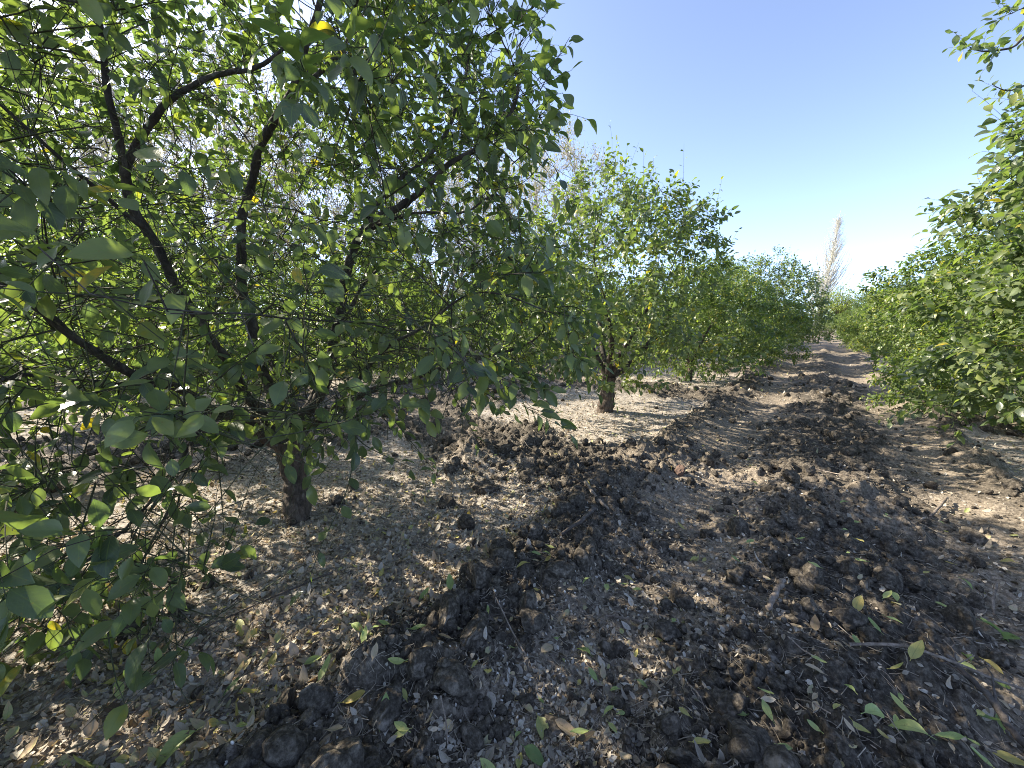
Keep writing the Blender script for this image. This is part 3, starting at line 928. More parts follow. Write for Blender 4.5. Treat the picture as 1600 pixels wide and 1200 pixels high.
sprays_on(near_right, [((0, 0, 1.6), [(1700, 160, 4.2), (1620, 60, 4.0), (1580, 75, 3.95), (1535, 80, 3.9), (1512, 72, 3.85)], 0.02, 14),
                       ((0, 0, 1.6), [(1720, 60, 4.2), (1650, 20, 4.0), (1605, 12, 3.9), (1580, 22, 3.85)], 0.016, 9),
                       ((0, 0, 1.5), [(1700, 230, 4.3), (1620, 140, 4.1), (1575, 142, 4.0), (1550, 132, 4.0)], 0.014, 4),
                       ((0, 0, 1.5), [(1720, 280, 4.3), (1640, 180, 4.1), (1600, 160, 4.05), (1585, 158, 4.0)], 0.012, 4),
                       ((0, 0, 1.5), [(1740, 330, 4.3), (1660, 250, 4.1), (1610, 200, 4.05), (1585, 205, 4.0)], 0.012, 4)], 77)
for k, y in enumerate(right_y):
    v = (V_RIGHT, V_C, V_B, V_RIGHT)[k % 4]
    lab = 'large leafy citrus tree on the right of the path with foliage down to the soil' if k == 0 else f'{ordinal(k)} citrus tree beyond the large leafy one along the right path edge'
    place_tree(v, (3.1 if k else 2.95) + rt.uniform(-0.15, 0.2), y, rt.uniform(0, 6.28), (0.80, 0.90, 0.82, 0.78, 0.84, 0.74, 0.8, 0.75)[k], lab, G_RIGHT)
for x, y, sc, lab in ((-1.6, 51.5, 0.62, 'small yellowish citrus tree closing the far end of the path, left one'), (0.7, 52.5, 0.6, 'small yellowish citrus tree closing the far end of the path, middle one'), (2.8, 51.0, 0.66, 'small yellowish citrus tree closing the far end of the path, right one')):
    place_tree(V_C, x, y, x * 2, sc, lab, 'citrus trees closing the far end of the path')
# further rows behind the left path row
for row, x in enumerate((-9.0, -15.0, -21.0)):
    ys = np.arange(-3.8, 45, 5.0) if row == 0 else np.arange(-3.8, 32, 5.0)
    for k, y in enumerate(ys):
        v = (V_E, V_SECOND, V_B, V_E, V_C)[(k * 2 + row * 3) % 5]
        place_tree(v, x + rt.uniform(-0.3, 0.3), y + rt.uniform(-0.3, 0.3), rt.uniform(0, 6.28), rt.uniform(0.9, 1.05),
                   f'{ordinal(k)} citrus tree from the near end of the {ordinal(row)} row behind the left path row',
                   f'citrus trees in the {ordinal(row)} row behind the left path row')
# one just outside the frame that shades the foreground
place_tree(V_E, -3.1, -3.6, 2.0, 0.85, 'citrus tree standing outside the frame left of the camera', G_LEFT)


# ------------------------------------------------------------------ bare trees at the field edge
def bare_tree(seed, H, R, zmin, nA, step, leafn, tip=0.012):
    rng = np.random.default_rng(seed)
    pos, par, lid, gr = [np.array([0, 0, -0.2])], [-1], [0], [0.34]
    for k in range(1, 9):
        pos.append(np.array([0.06 * rng.normal(), 0.06 * rng.normal(), -0.2 + (zmin * 0.8 + 0.2) * k / 8])); par.append(k - 1); lid.append(0); gr.append(0.30 - 0.01 * k)
    for l in range(6):
        a = l * 1.05 + rng.normal(0, 0.2); el = math.radians(rng.uniform(50, 78)); ln = H * rng.uniform(0.25, 0.4)
        d = np.array([math.cos(a) * math.cos(el), math.sin(a) * math.cos(el), math.sin(el)])
        guide(pos, par, lid, gr, [pos[8] + d * ln * 0.5, pos[8] + d * ln + rng.normal(0, 0.2, 3)], 8, l + 1, 0.16, 0.08, step)
    A = dome_points(nA, rng, R, H, H * 0.5, zmin, seed * 3, shell=0.5, lump=0.25)
    P, pr, li = colonize(pos, par, lid, A, step, step * 8, step * 1.9, 70, rng, trop=0.25)
    r, tip_m = radii(pr, np.array(gr), tip, 2.4)
    bags = branch_meshes(P, pr, li, r, rng)
    gd = norm(P - P[np.maximum(pr, 0)] + 1e-6)
    cand = np.where(r < tip * 3)[0]
    pick = rng.choice(cand, int(len(cand) * 6))
    N = len(pick)
    d = norm(gd[pick] * 0.7 + rng.normal(0, 0.45, (N, 3)) + [0, 0, 0.4])
    t = np.linspace(0, 1, 4)
    pts = P[pick][:, None] + d[:, None] * (t[None, :, None] * rng.uniform(0.5, 1.4, (N, 1, 1))) + rng.normal(0, 0.05, (N, 4, 3)) * t[None, :, None]
    crown = Bag()
    v, q = tubes(pts, np.linspace(0.012, 0.006, 4)[None] * np.ones((N, 1)), 3)
    crown.add(v, q, m=1)
    k = rng.integers(0, N, leafn)
    b_ = pts[k, rng.integers(1, 4, leafn)] + rng.normal(0, 0.04, (leafn, 3))
    V, Q, UV, nv = leaves(b_, rng.normal(0, 1, (leafn, 3)), rng.normal(0, 1, (leafn, 3)), rng.uniform(0.09, 0.17, leafn), rng, LEAF_LOW)
    crown.add(V, Q, m=0, uv=UV, r=np.repeat(rng.random(leafn), nv))
    print('bare', len(P), N, round(time.time() - T0, 1))
    return {'trunk': bags[0].mesh('trunk', [M_PALE]), 'crown': crown.mesh('crown', [M_PALELEAF, M_PALE]), 'limb': [bags[l].mesh('limb', [M_PALE]) for l in sorted(bags) if l]}


V_BARE = bare_tree(21, 14.0, 5.6, 3.0, 1500, 0.5, 16000)
G_BARE = 'tall pale bare trees beyond the orchard'
for px, F, sc, rot, lab in [(826, 33, 1.22, 0.3, 'tall pale almost bare tree rising behind the second citrus tree'),
                            (690, 36, 1.15, 1.9, 'tall pale bare tree next left of the one behind the second citrus tree'),
                            (520, 34, 1.3, 3.1, 'tall pale bare tree seen through the middle of the big front tree'),
                            (330, 30, 1.5, 4.4, 'tall pale bare tree seen between the upper limbs of the big front tree'),
                            (120, 30, 1.5, 5.3, 'tall pale bare tree seen through the left part of the front tree')]:
    p = at(px, 505, F)
    place_tree(V_BARE, p[0], p[1], rot, sc, lab, G_BARE, 'bare_tree', 'bare tree')


M_POPLAR = bark_material('poplar_bark', (0.44, 0.43, 0.36), (0.58, 0.57, 0.49), (0.66, 0.65, 0.57), 3, 0.4, 0.2)


def poplar():
    rng = np.random.default_rng(31)
    H = 18.5
    p = at(1277, 505, 62)
    root = obj('poplar_tree', None, None, (p[0], p[1], 0))
    root.rotation_euler = (0, math.radians(4.5), YAW)
    tag(root, 'tall narrow bare poplar leaning at the far end of the path', 'poplar')
    z = np.linspace(-0.3, H, 14)
    tr = np.stack([0.04 * rng.normal(0, 1, 14), 0.04 * rng.normal(0, 1, 14), z], 1)
    b = Bag(); v, q = tubes(tr[None], (0.36 * (1 - z / H * 0.94))[None], 10); b.add(v, q)
    obj('trunk', b.mesh('trunk', [M_POPLAR]), root)
    n = 320
    z0 = H * (0.05 + 0.88 * rng.random(n) ** 1.1)
    a = rng.uniform(0, 6.28, n)
    ln = np.clip((H - z0) * 0.42, 0.8, 5.6) * rng.uniform(0.6, 1.1, n)
    tilt = np.radians(rng.uniform(16, 34, n))
    t = np.linspace(0, 1, 6)
    out = np.sin(tilt)[:, None] * ln[:, None] * (t ** 0.75)[None]
    pts = np.stack([np.cos(a)[:, None] * out, np.sin(a)[:, None] * out, z0[:, None] + np.cos(tilt)[:, None] * ln[:, None] * (t ** 1.15)[None]], 2)
    pts += rng.normal(0, 0.06, pts.shape) * t[None, :, None]
    br = Bag(); v, q = tubes(pts, (0.018 + 0.012 * ln)[:, None] * (1 - 0.75 * t)[None], 4); br.add(v, q)
    obj('branches', br.mesh('branches', [M_POPLAR]), root)
    m = 2300
    k = rng.integers(0, n, m); s = rng.integers(1, 6, m)
    d = norm(pts[k, s] - pts[k, s - 1] + rng.normal(0, 0.24, (m, 3)) + [0, 0, 0.2])
    tw = pts[k, s][:, None] + d[:, None] * (np.linspace(0, 1, 3)[None, :, None] * rng.uniform(0.4, 1.1, (m, 1, 1)))
    c = Bag(); v, q = tubes(tw, np.array([[0.011, 0.008, 0.004]]) * np.ones((m, 1)), 3); c.add(v, q)
    obj('crown', c.mesh('crown', [M_POPLAR]), root)


poplar()


def willow():
    rng = np.random.default_rng(41)
    A = dome_points(260, rng, 2.6, 6.5, 3.0, 1.2, 5)
    p = at(1312, 505, 54)
    root = obj('willow_tree', None, None, (p[0], p[1], 0))
    tag(root, 'small yellow green round tree at the foot of the tall poplar', 'tree')
    z = np.linspace(-0.2, 2.4, 6)
    b = Bag(); v, q = tubes(np.stack([0.05 * rng.normal(0, 1, 6), 0.05 * rng.normal(0, 1, 6), z], 1)[None], np.linspace(0.2, 0.12, 6)[None], 8); b.add(v, q)
    obj('trunk', b.mesh('trunk', [M_BARK]), root)
    c = Bag()
    t = np.linspace(0, 1, 5)
    st = np.array([0, 0, 2.2])
    pts = st + (A - st)[:, None] * t[None, :, None] + rng.normal(0, 0.1, (260, 5, 3)) * (t * (1 - t))[None, :, None] * 3
    v, q = tubes(pts, np.linspace(0.04, 0.01, 5)[None] * np.ones((260, 1)), 4); c.add(v, q, m=1)
    n = 6000
    k = rng.integers(0, 260, n)
    b_ = pts[k, rng.integers(3, 5, n)] + rng.normal(0, 0.22, (n, 3))
    V, Q, UV, nv = leaves(b_, rng.normal(0, 1, (n, 3)) - [0, 0, 0.6], rng.normal(0, 1, (n, 3)), rng.uniform(0.12, 0.25, n), rng, LEAF_LOW)
    c.add(V, Q, m=0, uv=UV, r=np.repeat(rng.random(n), nv))
    obj('crown', c.mesh('crown', [M_WILLOW, M_BARK]), root)


willow()


# ------------------------------------------------------------------ litter on the ground (nobody could count it)
def lay(x, y, rng, L, tmpl, tone, flat=0.35, lift=0.006, **kw):
    z, _, _ = height(x, y)
    e = 0.02
    hx = (height(x + e, y)[0] - height(x - e, y)[0]) / (2 * e); hy = (height(x, y + e)[0] - height(x, y - e)[0]) / (2 * e)
    n0 = np.stack([-np.clip(hx, -0.8, 0.8) * 0.7, -np.clip(hy, -0.8, 0.8) * 0.7, np.ones_like(x)], 1)
    nm = norm(n0 + rng.normal(0, flat, (len(x), 3)))
    nm[:, 2] = np.abs(nm[:, 2])
    fl = rng.random(len(x)) < 0.5
    a = rng.uniform(0, 6.28, len(x))
    ax = np.stack([np.cos(a), np.sin(a), np.zeros_like(a)], 1)
    ax = ax - (ax * nm).sum(1, keepdims=True) * nm
    P = np.stack([x, y, z + lift + 0.12 * L], 1) - norm(ax) * (L * 0.5)[:, None]
    nm[fl] *= -1
    V, Q, UV, nv = leaves(P, ax, nm, L, rng, tmpl, **kw)
    return V, Q, UV, np.repeat(tone, nv)


def litter():
    rng = np.random.default_rng(51)
    bag = Bag()

    def scatter(n, rmax, isl_min, p_soil, size, tmpl, tones, half=68, rpow=1.0, rmin=0.75, fold=(0.0, 0.6), curl=(-0.9, 0.9), flat=0.38):
        # area-weighted towards the camera so that density per picture area stays even
        a = math.pi / 2 + YAW + np.radians(rng.uniform(-half, half, n))
        r = rmin * (rmax / rmin) ** (rng.random(n) ** rpow)
        x, y = r * np.cos(a), r * np.sin(a)
        isl, track = zones(x, y)
        keep = rng.random(n) < np.where(isl > isl_min, 1.0, p_soil * (0.4 + 2.2 * track))
        x, y = x[keep], y[keep]
        L = rng.uniform(*size, len(x)) * (1 + 0.0 * x)
        tone = np.clip(rng.choice(tones, len(x)) + rng.normal(0, 0.06, len(x)), 0, 1)
        V, Q, UV, R = lay(x, y, rng, L, tmpl, tone, flat=flat, fold=fold, curl=curl, aspect=(0.2, 0.36), petiole=0.04)
        bag.add(V, Q, m=0, uv=UV, r=R)

    gray = [0.1, 0.3, 0.45, 0.6, 0.68, 0.74, 0.76, 0.76]
    mix = [0.1, 0.25, 0.4, 0.5, 0.6, 0.7, 0.75, 0.85, 0.9, 0.94]
    scatter(30000, 14, 0.4, 0.06, (0.020, 0.060), LEAF_MID, mix, curl=(-1.1, 1.1), flat=0.3)
    scatter(95000, 11, 0.35, 0.17, (0.010, 0.034), LEAF_LOW, gray, flat=0.5)
    scatter(9000, 30, 0.4, 0.25, (0.05, 0.10), LEAF_LOW, mix, rmin=9)
    tag(obj('leaf_litter', bag.mesh('leaf_litter', [M_LITTER])), 'dry grey and tan leaf litter under the citrus trees', 'leaf litter', kind='stuff')

    # straw and fine stems
    n = 13000
    a = math.pi / 2 + YAW + np.radians(rng.uniform(-68, 68, n)); r = 0.8 * (16 / 0.8) ** rng.random(n)
    x, y = r * np.cos(a), r * np.sin(a)
    L = rng.uniform(0.02, 0.11, n) * np.where(rng.random(n) < 0.08, 2.0, 1)
    b = rng.uniform(0, 6.28, n)
    t = np.linspace(-0.5, 0.5, 4)
    bend = rng.normal(0, 0.18, n)
    X = x[:, None] + np.cos(b)[:, None] * t[None] * L[:, None] - np.sin(b)[:, None] * bend[:, None] * (t[None] ** 2) * L[:, None] * 2
    Y = y[:, None] + np.sin(b)[:, None] * t[None] * L[:, None] + np.cos(b)[:, None] * bend[:, None] * (t[None] ** 2) * L[:, None] * 2
    zz = height(X.ravel(), Y.ravel())[0].reshape(X.shape)
    zm = 0.35 * zz + 0.65 * zz.mean(1, keepdims=True)
    Z = np.maximum(zm, zz - 0.01) + 0.006 + rng.normal(0, 0.12, (n, 1)) * t[None] * L[:, None]
    v, q = tubes(np.stack([X, Y, Z], 2), (rng.uniform(0.0007, 0.0021, n) * np.clip(r / 3.5, 1, 3))[:, None] * np.ones((1, 4)), 3)
    bg = Bag(); bg.add(v, q)
    tag(obj('straw', bg.mesh('straw', [M_STRAW])), 'pale dry straw and fine stems scattered over the soil', 'straw', kind='stuff')

    # soil crumbs and clods lying loose
    bg = Bag()
    ico = ico_template(1); ico2 = ico_template(2)
    for cnt, s0, s1, rmax, tm in ((20000, 0.004, 0.014, 5.5, ico), (12000, 0.012, 0.032, 14.0, ico), (4200, 0.022, 0.085, 14.0, ico2)):
        a = math.pi / 2 + YAW + np.radians(rng.uniform(-68, 68, cnt)); r = 0.8 * (rmax / 0.8) ** rng.random(cnt)
        x, y = r * np.cos(a), r * np.sin(a)
        isl, track = zones(x, y)
        k = rng.random(cnt) < (1 - 0.97 * isl) * (1 - 0.85 * track)
        x, y = x[k], y[k]; m = len(x)
        s = s0 + (s1 - s0) * rng.random(m) ** 2.2
        for cx, cy, cr in CLEAR:
            x_ = (x - cx) ** 2 + (y - cy) ** 2 < (cr + s) ** 2
            if x_.any(): x, y, s = x[~x_], y[~x_], s[~x_]
        m = len(x)
        z = height(x, y)[0] + s * 0.35
        tv, tf = tm
        sc = rng.uniform(0.55, 1.25, (m, 1, 3))
        V = tv[None] * sc
        q_ = rng.normal(0, 1, (m, 3, 3)); u_, _, _ = np.linalg.svd(q_)
        for o in range(3):                                      # chop with random planes for angular faces
            pn = norm(rng.normal(0, 1, (m, 1, 3))); dd = (V * pn).sum(2, keepdims=True)
            V = V - pn * np.maximum(dd - rng.uniform(0.35, 0.7, (m, 1, 1)), 0) * 0.9
        V = V + rng.normal(0, 0.03, V.shape)
        V = np.einsum('mij,mnj->mni', u_, V) * s[:, None, None] + np.stack([x, y, z], 1)[:, None]
        F = (np.arange(m) * len(tv))[:, None, None] + tf[None]
        bg.add(V.reshape(-1, 3), t=F.reshape(-1, 3))
    tag(obj('soil_crumbs', bg.mesh('soil_crumbs', [M_CLOD], smooth=False)), 'loose dark crumbs and small clods of tilled soil', 'soil', kind='stuff')

    # tiny white shells
    n = 2600
    a = math.pi / 2 + YAW + np.radians(rng.uniform(-40, 62, n)); r = 0.95 * (4.2 / 0.95) ** rng.random(n)
    x, y = r * np.cos(a), r * np.sin(a)
    isl, _ = zones(x, y)
    dens = np.clip(0.35 + 1.6 * fbm(x * 1.3, y * 1.3, 801, 2), 0.03, 1)
    k = (isl < 0.3) & (rng.random(n) < dens)
    x, y = x[k], y[k]; m = len(x)
    z = height(x, y)[0] + 0.003
    tv, tf = ico_template(1)
    V = tv[None] * rng.uniform(0.0035, 0.0095, (m, 1, 1)) * np.array([1, 0.85, 0.5]) * rng.uniform(0.8, 1.2, (m, 1, 3))
    u_, _, _ = np.linalg.svd(np.eye(3)[None] + rng.normal(0, 0.35, (m, 3, 3)))
    V = np.einsum('mij,mnj->mni', u_, V) + np.stack([x, y, z], 1)[:, None]
    bg = Bag(); bg.add(V.reshape(-1, 3), t=((np.arange(m) * len(tv))[:, None, None] + tf[None]).reshape(-1, 3))
    tag(obj('shell_grit', bg.mesh('shell_grit', [M_SHELL])), 'tiny white shell bits dotted over the dark soil', 'shell grit', kind='stuff')


def ico_template(sub):
    p = (1 + 5 ** 0.5) / 2
    v = [(-1, p, 0), (1, p, 0), (-1, -p, 0), (1, -p, 0), (0, -1, p), (0, 1, p), (0, -1, -p), (0, 1, -p), (p, 0, -1), (p, 0, 1), (-p, 0, -1), (-p, 0, 1)]
    v = [np.array(a) / np.linalg.norm(a) for a in v]
    f = [(0, 11, 5), (0, 5, 1), (0, 1, 7), (0, 7, 10), (0, 10, 11), (1, 5, 9), (5, 11, 4), (11, 10, 2), (10, 7, 6), (7, 1, 8), (3, 9, 4), (3, 4, 2), (3, 2, 6), (3, 6, 8), (3, 8, 9), (4, 9, 5), (2, 4, 11), (6, 2, 10), (8, 6, 7), (9, 8, 1)]
    for _ in range(sub):
        mid, nf = {}, []

        def m(a, b):
            k = (min(a, b), max(a, b))
            if k not in mid:
                q = v[a] + v[b]; v.append(q / np.linalg.norm(q)); mid[k] = len(v) - 1
            return mid[k]
        for a, b, c in f:
            x, y, z = m(a, b), m(b, c), m(c, a)
            nf += [(a, x, z), (b, y, x), (c, z, y), (x, y, z)]
        f = nf
    return np.array(v), np.array(f)


CLEAR = []            # spots where a single leaf or stick lies: no loose clod on top of it


# ------------------------------------------------------------------ individual fallen leaves, sticks and clods
def fallen_leaf(px, py, size, mat, label, seed, group='fallen leaves lying on the soil', turn=None):
    rng = np.random.default_rng(seed)
    g = ground_xy(px, py, 0.05)
    x, y = np.array([g[0]]), np.array([g[1]])
    z = float(max(height(x + d, y + e)[0][0] for d in (-0.02, 0, 0.02) for e in (-0.02, 0, 0.02)))
    a = rng.uniform(0, 6.28) if turn is None else turn
    ax = np.array([[math.cos(a), math.sin(a), 0.05]])
    nm = np.array([[0, 0, 1.0]]) + rng.normal(0, 0.22, (1, 3))
    V, Q, UV, nv = leaves(-norm(ax) * size * 0.5, ax, nm, np.array([size]), rng, LEAF_FINE, aspect=(0.17, 0.24), fold=(0.0, 0.7), curl=(-0.6, 0.6), petiole=0.02)
    p = tubes(np.array([[-ax[0] * size * 0.66, -ax[0] * size * 0.48]]), np.array([[0.0012, 0.0012]]), 4)
    bag = Bag(); bag.add(V, Q, uv=UV, r=rng.uniform(0.1, 0.9)); bag.add(p[0], p[1], uv=np.full((len(p[0]), 2), 0.3), r=0.5)
    o = obj('fallen_leaf', bag.mesh('fallen_leaf', [mat]), None, (g[0], g[1], z - float(V[:, 2].min()) * 0.6 + 0.012))
    tag(o, label, 'fallen leaf', group)
    CLEAR.append((g[0], g[1], size * 0.62))


G_, K_, Y_, T_ = M_FALL_GREEN, M_FALL_DARK, M_FALL_YELLOW, M_FALL_TAN
LV = [
    (663, 930, .075, G_, 'pale green leaf where the grey litter meets the dark soil, left of two'),
    (704, 937, .08, G_, 'curled pale green leaf beside the flat one at the litter edge'),
    (560, 1000, .075, G_, 'pale green leaf on dark soil left of the cracked clods'),
    (655, 1017, .08, G_, 'pale green leaf lying under the cracked long clod'),
    (620, 1074, .07, G_, 'folded pale green leaf on dark soil below the cracked clods'),
    (556, 1118, .09, Y_, 'brown edged yellow leaf on dark soil near the bottom'),
    (605, 1130, .085, G_, 'pale green leaf just right of the brown edged yellow leaf'),
    (390, 1077, .07, Y_, 'orange yellow round leaf on the grey litter'),
    (362, 1068, .08, K_, 'dark green curled leaf touching the orange yellow round leaf'),
    (182, 1058, .085, Y_, 'olive yellow leaf under the lowest hanging spray'),
    (185, 1075, .08, G_, 'pale leaf just below the olive yellow one under the spray'),
    (245, 1027, .07, G_, 'pale green leaf on litter right of the lowest hanging spray'),
    (375, 977, .095, Y_, 'long olive yellow leaf on the grey litter'),
    (425, 1028, .07, Y_, 'yellow green leaf in the middle of the grey litter'),
    (488, 1025, .07, G_, 'pale green leaf on litter near the dark soil border'),
    (510, 1067, .085, G_, 'wide pale green leaf on the border of litter and dark soil'),
    (270, 1165, .12, G_, 'long folded pale green leaf at the bottom litter edge'),
    (130, 1190, .11, G_, 'long pale leaf at the bottom left litter corner'),
    (380, 1165, .08, G_, 'pale green leaf on dark soil by the bottom litter edge'),
    (858, 867, .06, G_, 'pair forming pale green leaf on dark soil beyond the round clod'),
    (948, 915, .06, G_, 'pale green leaf on soil right of the round clod'),
    (982, 893, .06, Y_, 'yellow leaf beside the trampled straw of the wheel line'),
    (815, 905, .07, Y_, 'yellow green curved leaf on soil left of the round clod'),
    (840, 938, .065, T_, 'tan curled leaf below the round clod'),
    (893, 934, .06, T_, 'tan leaf right of the round clod'),
    (877, 968, .065, T_, 'upright tan leaf in the middle of the dark soil'),
    (855, 1017, .085, T_, 'large tan folded leaf beside the forked pale twig'),
    (912, 1010, .075, G_, 'pale green leaf standing right of the large tan folded leaf'),
    (848, 1130, .09, Y_, 'olive yellow curled leaf near the bottom beside a tan pod leaf'),
    (884, 1134, .085, T_, 'rounded tan leaf like a pod near the bottom'),
    (905, 1150, .08, G_, 'yellow green leaf below the rounded tan leaf'),
    (835, 1175, .08, K_, 'dark green leaf at the bottom in the middle'),
    (765, 1195, .08, G_, 'bright green leaf cut by the bottom edge in the middle'),
    (1250, 855, .055, G_, 'pale green leaf in the wheel line beyond the thick stick'),
    (1270, 898, .06, G_, 'pale green leaf on soil just beyond the thick stick'),
    (1340, 862, .06, Y_, 'yellow green narrow leaf on the path soil'),
    (1344, 885, .065, G_, 'pale green leaf just below the yellow green narrow one'),
    (1332, 970, .085, Y_, 'long yellow leaf beside the thick stick on the path'),
    (1385, 943, .07, G_, 'green leaf on the path above the long pale stick'),
    (1362, 992, .07, G_, 'long green leaf pointing at the long pale stick'),
    (1395, 980, .06, G_, 'small green leaf right of the one pointing at the stick'),
    (1420, 1060, .085, Y_, 'olive yellow leaf under the long pale stick'),
    (1404, 1112, .075, G_, 'broad pale green leaf on soil below the long pale stick'),
    (1360, 1157, .085, G_, 'bright pale green leaf near the bottom, left of the wide one'),
    (1412, 1163, .095, G_, 'wide bright pale green leaf near the bottom of the path'),
    (1340, 1192, .075, Y_, 'yellow leaf cut by the bottom edge of the path'),
    (1482, 1167, .075, G_, 'narrow green leaf right of the wide bright one'),
    (1512, 1018, .08, K_, 'fresh green leaf above the forked branch'),
    (1510, 1040, .06, G_, 'small green leaf touching the forked branch'),
    (1552, 1042, .06, Y_, 'yellow green leaf between the stick and the forked branch'),
    (1570, 1062, .07, K_, 'fresh green leaf right of the forked branch'),
    (1545, 1125, .06, K_, 'dark green leaf below the forked branch'),
    (1585, 1178, .10, Y_, 'long yellow green leaf in the bottom right corner'),
    (1560, 978, .10, K_, 'dark green leaf in the small heap at the right edge'),
    (1582, 985, .10, K_, 'topmost dark green leaf of the small heap at the right edge'),
    (1575, 868, .06, Y_, 'yellow leaf on bare soil by the right edge'),
    (1540, 960, .05, G_, 'tiny green leaf left of the small heap'),
    (920, 770, .06, Y_, 'yellow leaf beside the bent stick'),
    (838, 880, .06, G_, 'pale green leaf under the grey root piece'),
    (1065, 815, .06, Y_, 'yellow leaf in the wheel line left of the path'),
    (1085, 868, .05, Y_, 'small yellow leaf near the pale wood chip'),
    (975, 905, .05, G_, 'small pale green leaf beside the trampled straw'),
    (1240, 1005, .05, T_, 'small tan leaf right of the thick stick'),
    (1302, 1035, .06, T_, 'orange brown leaf at the tip of the long pale stick'),
    (1268, 1075, .06, T_, 'tan leaf on soil left of the long pale stick'),
]
for i, (px, py, s, m, lab) in enumerate(LV):
    fallen_leaf(px, py, s * 1.08, m, lab, 3500 + i)
# many more that nothing tells apart
rl = np.random.default_rng(61)
cnt = 0
while cnt < 110:
    px, py = rl.uniform(500, 1600), 700 + 500 * rl.random() ** 0.8
    g = ground_xy(px, py)
    if zones(np.array([g[0]]), np.array([g[1]]))[0][0] > 0.4: continue
    fallen_leaf(px, py, rl.uniform(0.035, 0.065), [G_, T_, Y_, T_, G_][rl.integers(0, 5)], 'small faded leaf lying among the clods of the path', 700 + cnt, 'small faded leaves among the clods of the path')
    cnt += 1


def stick(pts, r0, r1, mat, label, seed, side=()):
    """a stick through photo points on the ground; side = (index, angle, length) of side twigs"""
    rng = np.random.default_rng(seed)
    g = np.array([ground_xy(px, py, 0.06 + h) for px, py, h in pts])
    xy = g[:, :2]
    z = height(xy[:, 0], xy[:, 1])[0]
    zl = np.array([max(height(np.array([x + d]), np.array([y + e]))[0][0] for d in (-0.02, 0, 0.02) for e in (-0.02, 0, 0.02)) for x, y in xy])
    P = np.column_stack([xy, 0.7 * zl + 0.3 * zl.max() + r0 * 0.8 + 0.008 + np.array([p[2] for p in pts])])
    base = P[0].copy(); P = P - base
    P, r = refine(P, np.linspace(r0, r1, len(P)), 6)
    P = P + rng.normal(0, r0 * 0.18, P.shape)
    r = r * (1 + 0.09 * rng.normal(0, 1, len(r)))
    bag = Bag(); v, q = tubes(P[None], r[None], 9); bag.add(v + rng.normal(0, 0.04 * r0, v.shape), q)
    for e, s in ((0, -1), (-1, 1)):
        k = 9; ring = v[:k] if e == 0 else v[-k:]
        c = ring.mean(0)
        bag.add(np.vstack([ring, c]), t=[(i, (i + 1) % k, k) for i in range(k)])
    for f, ang, ln, rs in side:
        i = int(f * (len(P) - 1)); d = norm(P[min(i + 1, len(P) - 1)] - P[max(i - 1, 0)])
        w = np.array([d[0] * math.cos(ang) - d[1] * math.sin(ang), d[0] * math.sin(ang) + d[1] * math.cos(ang), 0.15])
        t = np.linspace(0, 1, 6)
        sp = P[i] + w * (t * ln)[:, None] + rng.normal(0, 0.006, (6, 3)) * t[:, None]
        v2, q2 = tubes(sp[None], np.linspace(rs, rs * 0.4, 6)[None], 6); bag.add(v2, q2)
    CLEAR.extend((p[0] + base[0], p[1] + base[1], r0 + 0.02) for p in P[::2])
    o = obj('fallen_stick', bag.mesh('fallen_stick', [mat]), None, base)
    tag(o, label, 'stick', 'fallen sticks and twigs on the soil')


stick([(1322, 1036, 0), (1400, 1043, .01), (1480, 1052, .015), (1545, 1066, .01), (1610, 1080, 0)], .0065, .005, M_STICK, 'long pale thin stick lying across the right of the path', 1, [(0.55, 0.5, .12, .003)])
stick([(1475, 1040, .02), (1510, 1070, .015), (1548, 1105, .01), (1585, 1140, .01), (1625, 1175, 0)], .009, .014, M_STICKDARK, 'dark forked branch with side twigs near the right bottom corner', 2, [(0.15, 2.4, .16, .004), (0.35, -2.6, .18, .004), (0.55, 2.6, .2, .005), (0.2, -2.0, .1, .003)])
stick([(1222, 918, 0), (1210, 942, .01), (1199, 968, 0)], .015, .013, M_STICK, 'short thick pale stick half sunk in the path clods', 3)
stick([(775, 958, 0), (800, 992, .015), (822, 1030, .01)], .003, .0045, M_STICK, 'thin pale forked twig on the dark soil', 4, [(0.3, 0.5, .1, .002), (0.6, -0.35, .09, .002)])
stick([(914, 766, .01), (924, 782, .01), (936, 794, 0), (950, 803, 0)], .014, .011, M_STICK, 'short bent pale stick beyond the litter edge', 5)
stick([(928, 806, 0), (905, 830, .015), (876, 852, 0)], .018, .010, M_STICKDARK, 'grey root piece lying along the litter edge', 6, [(0.3, 1.0, .08, .005)])
stick([(948, 950, 0), (975, 952, .008), (1002, 957, 0)], .006, .005, M_STICK, 'pale wood chip on the soil in the middle', 7)
stick([(1228, 1024, 0), (1248, 1040, .008), (1270, 1058, 0)], .0035, .003, M_STICK, 'thin white twig right of the middle of the path', 8)
stick([(1145, 784, 0), (1154, 795, .012), (1157, 812, 0)], .009, .006, M_STICK, 'curved pale twig in the far wheel line', 9)
stick([(520, 885, .03), (440, 918, .03), (360, 955, .02), (288, 985, 0)], .006, .004, M_STICKDARK, 'long dark twig lying across the grey litter', 10, [(0.4, 0.4, .2, .003)])
stick([(905, 990, 0), (930, 1010, .01), (962, 1028, 0)], .003, .002, M_STICKDARK, 'thin dark twig beside the pale wood chip', 11)
stick([(1270, 745, 0), (1300, 750, .01), (1335, 768, 0)], .006, .004, M_STICK, 'grey twig lying on the far part of the path', 12)
stick([(1480, 770, .01), (1470, 785, .01), (1455, 798, 0)], .010, .008, M_STICK, 'short grey stick on the far right soil', 13)
stick([(1075, 1080, 0), (1090, 1100, .008), (1100, 1118, 0)], .003, .002, M_STICK, 'fine pale twig below the middle of the path', 14)
stick([(1240, 1120, 0), (1262, 1142, .01), (1290, 1165, 0)], .003, .002, M_STICK, 'fine white twig near the bottom of the path', 15)
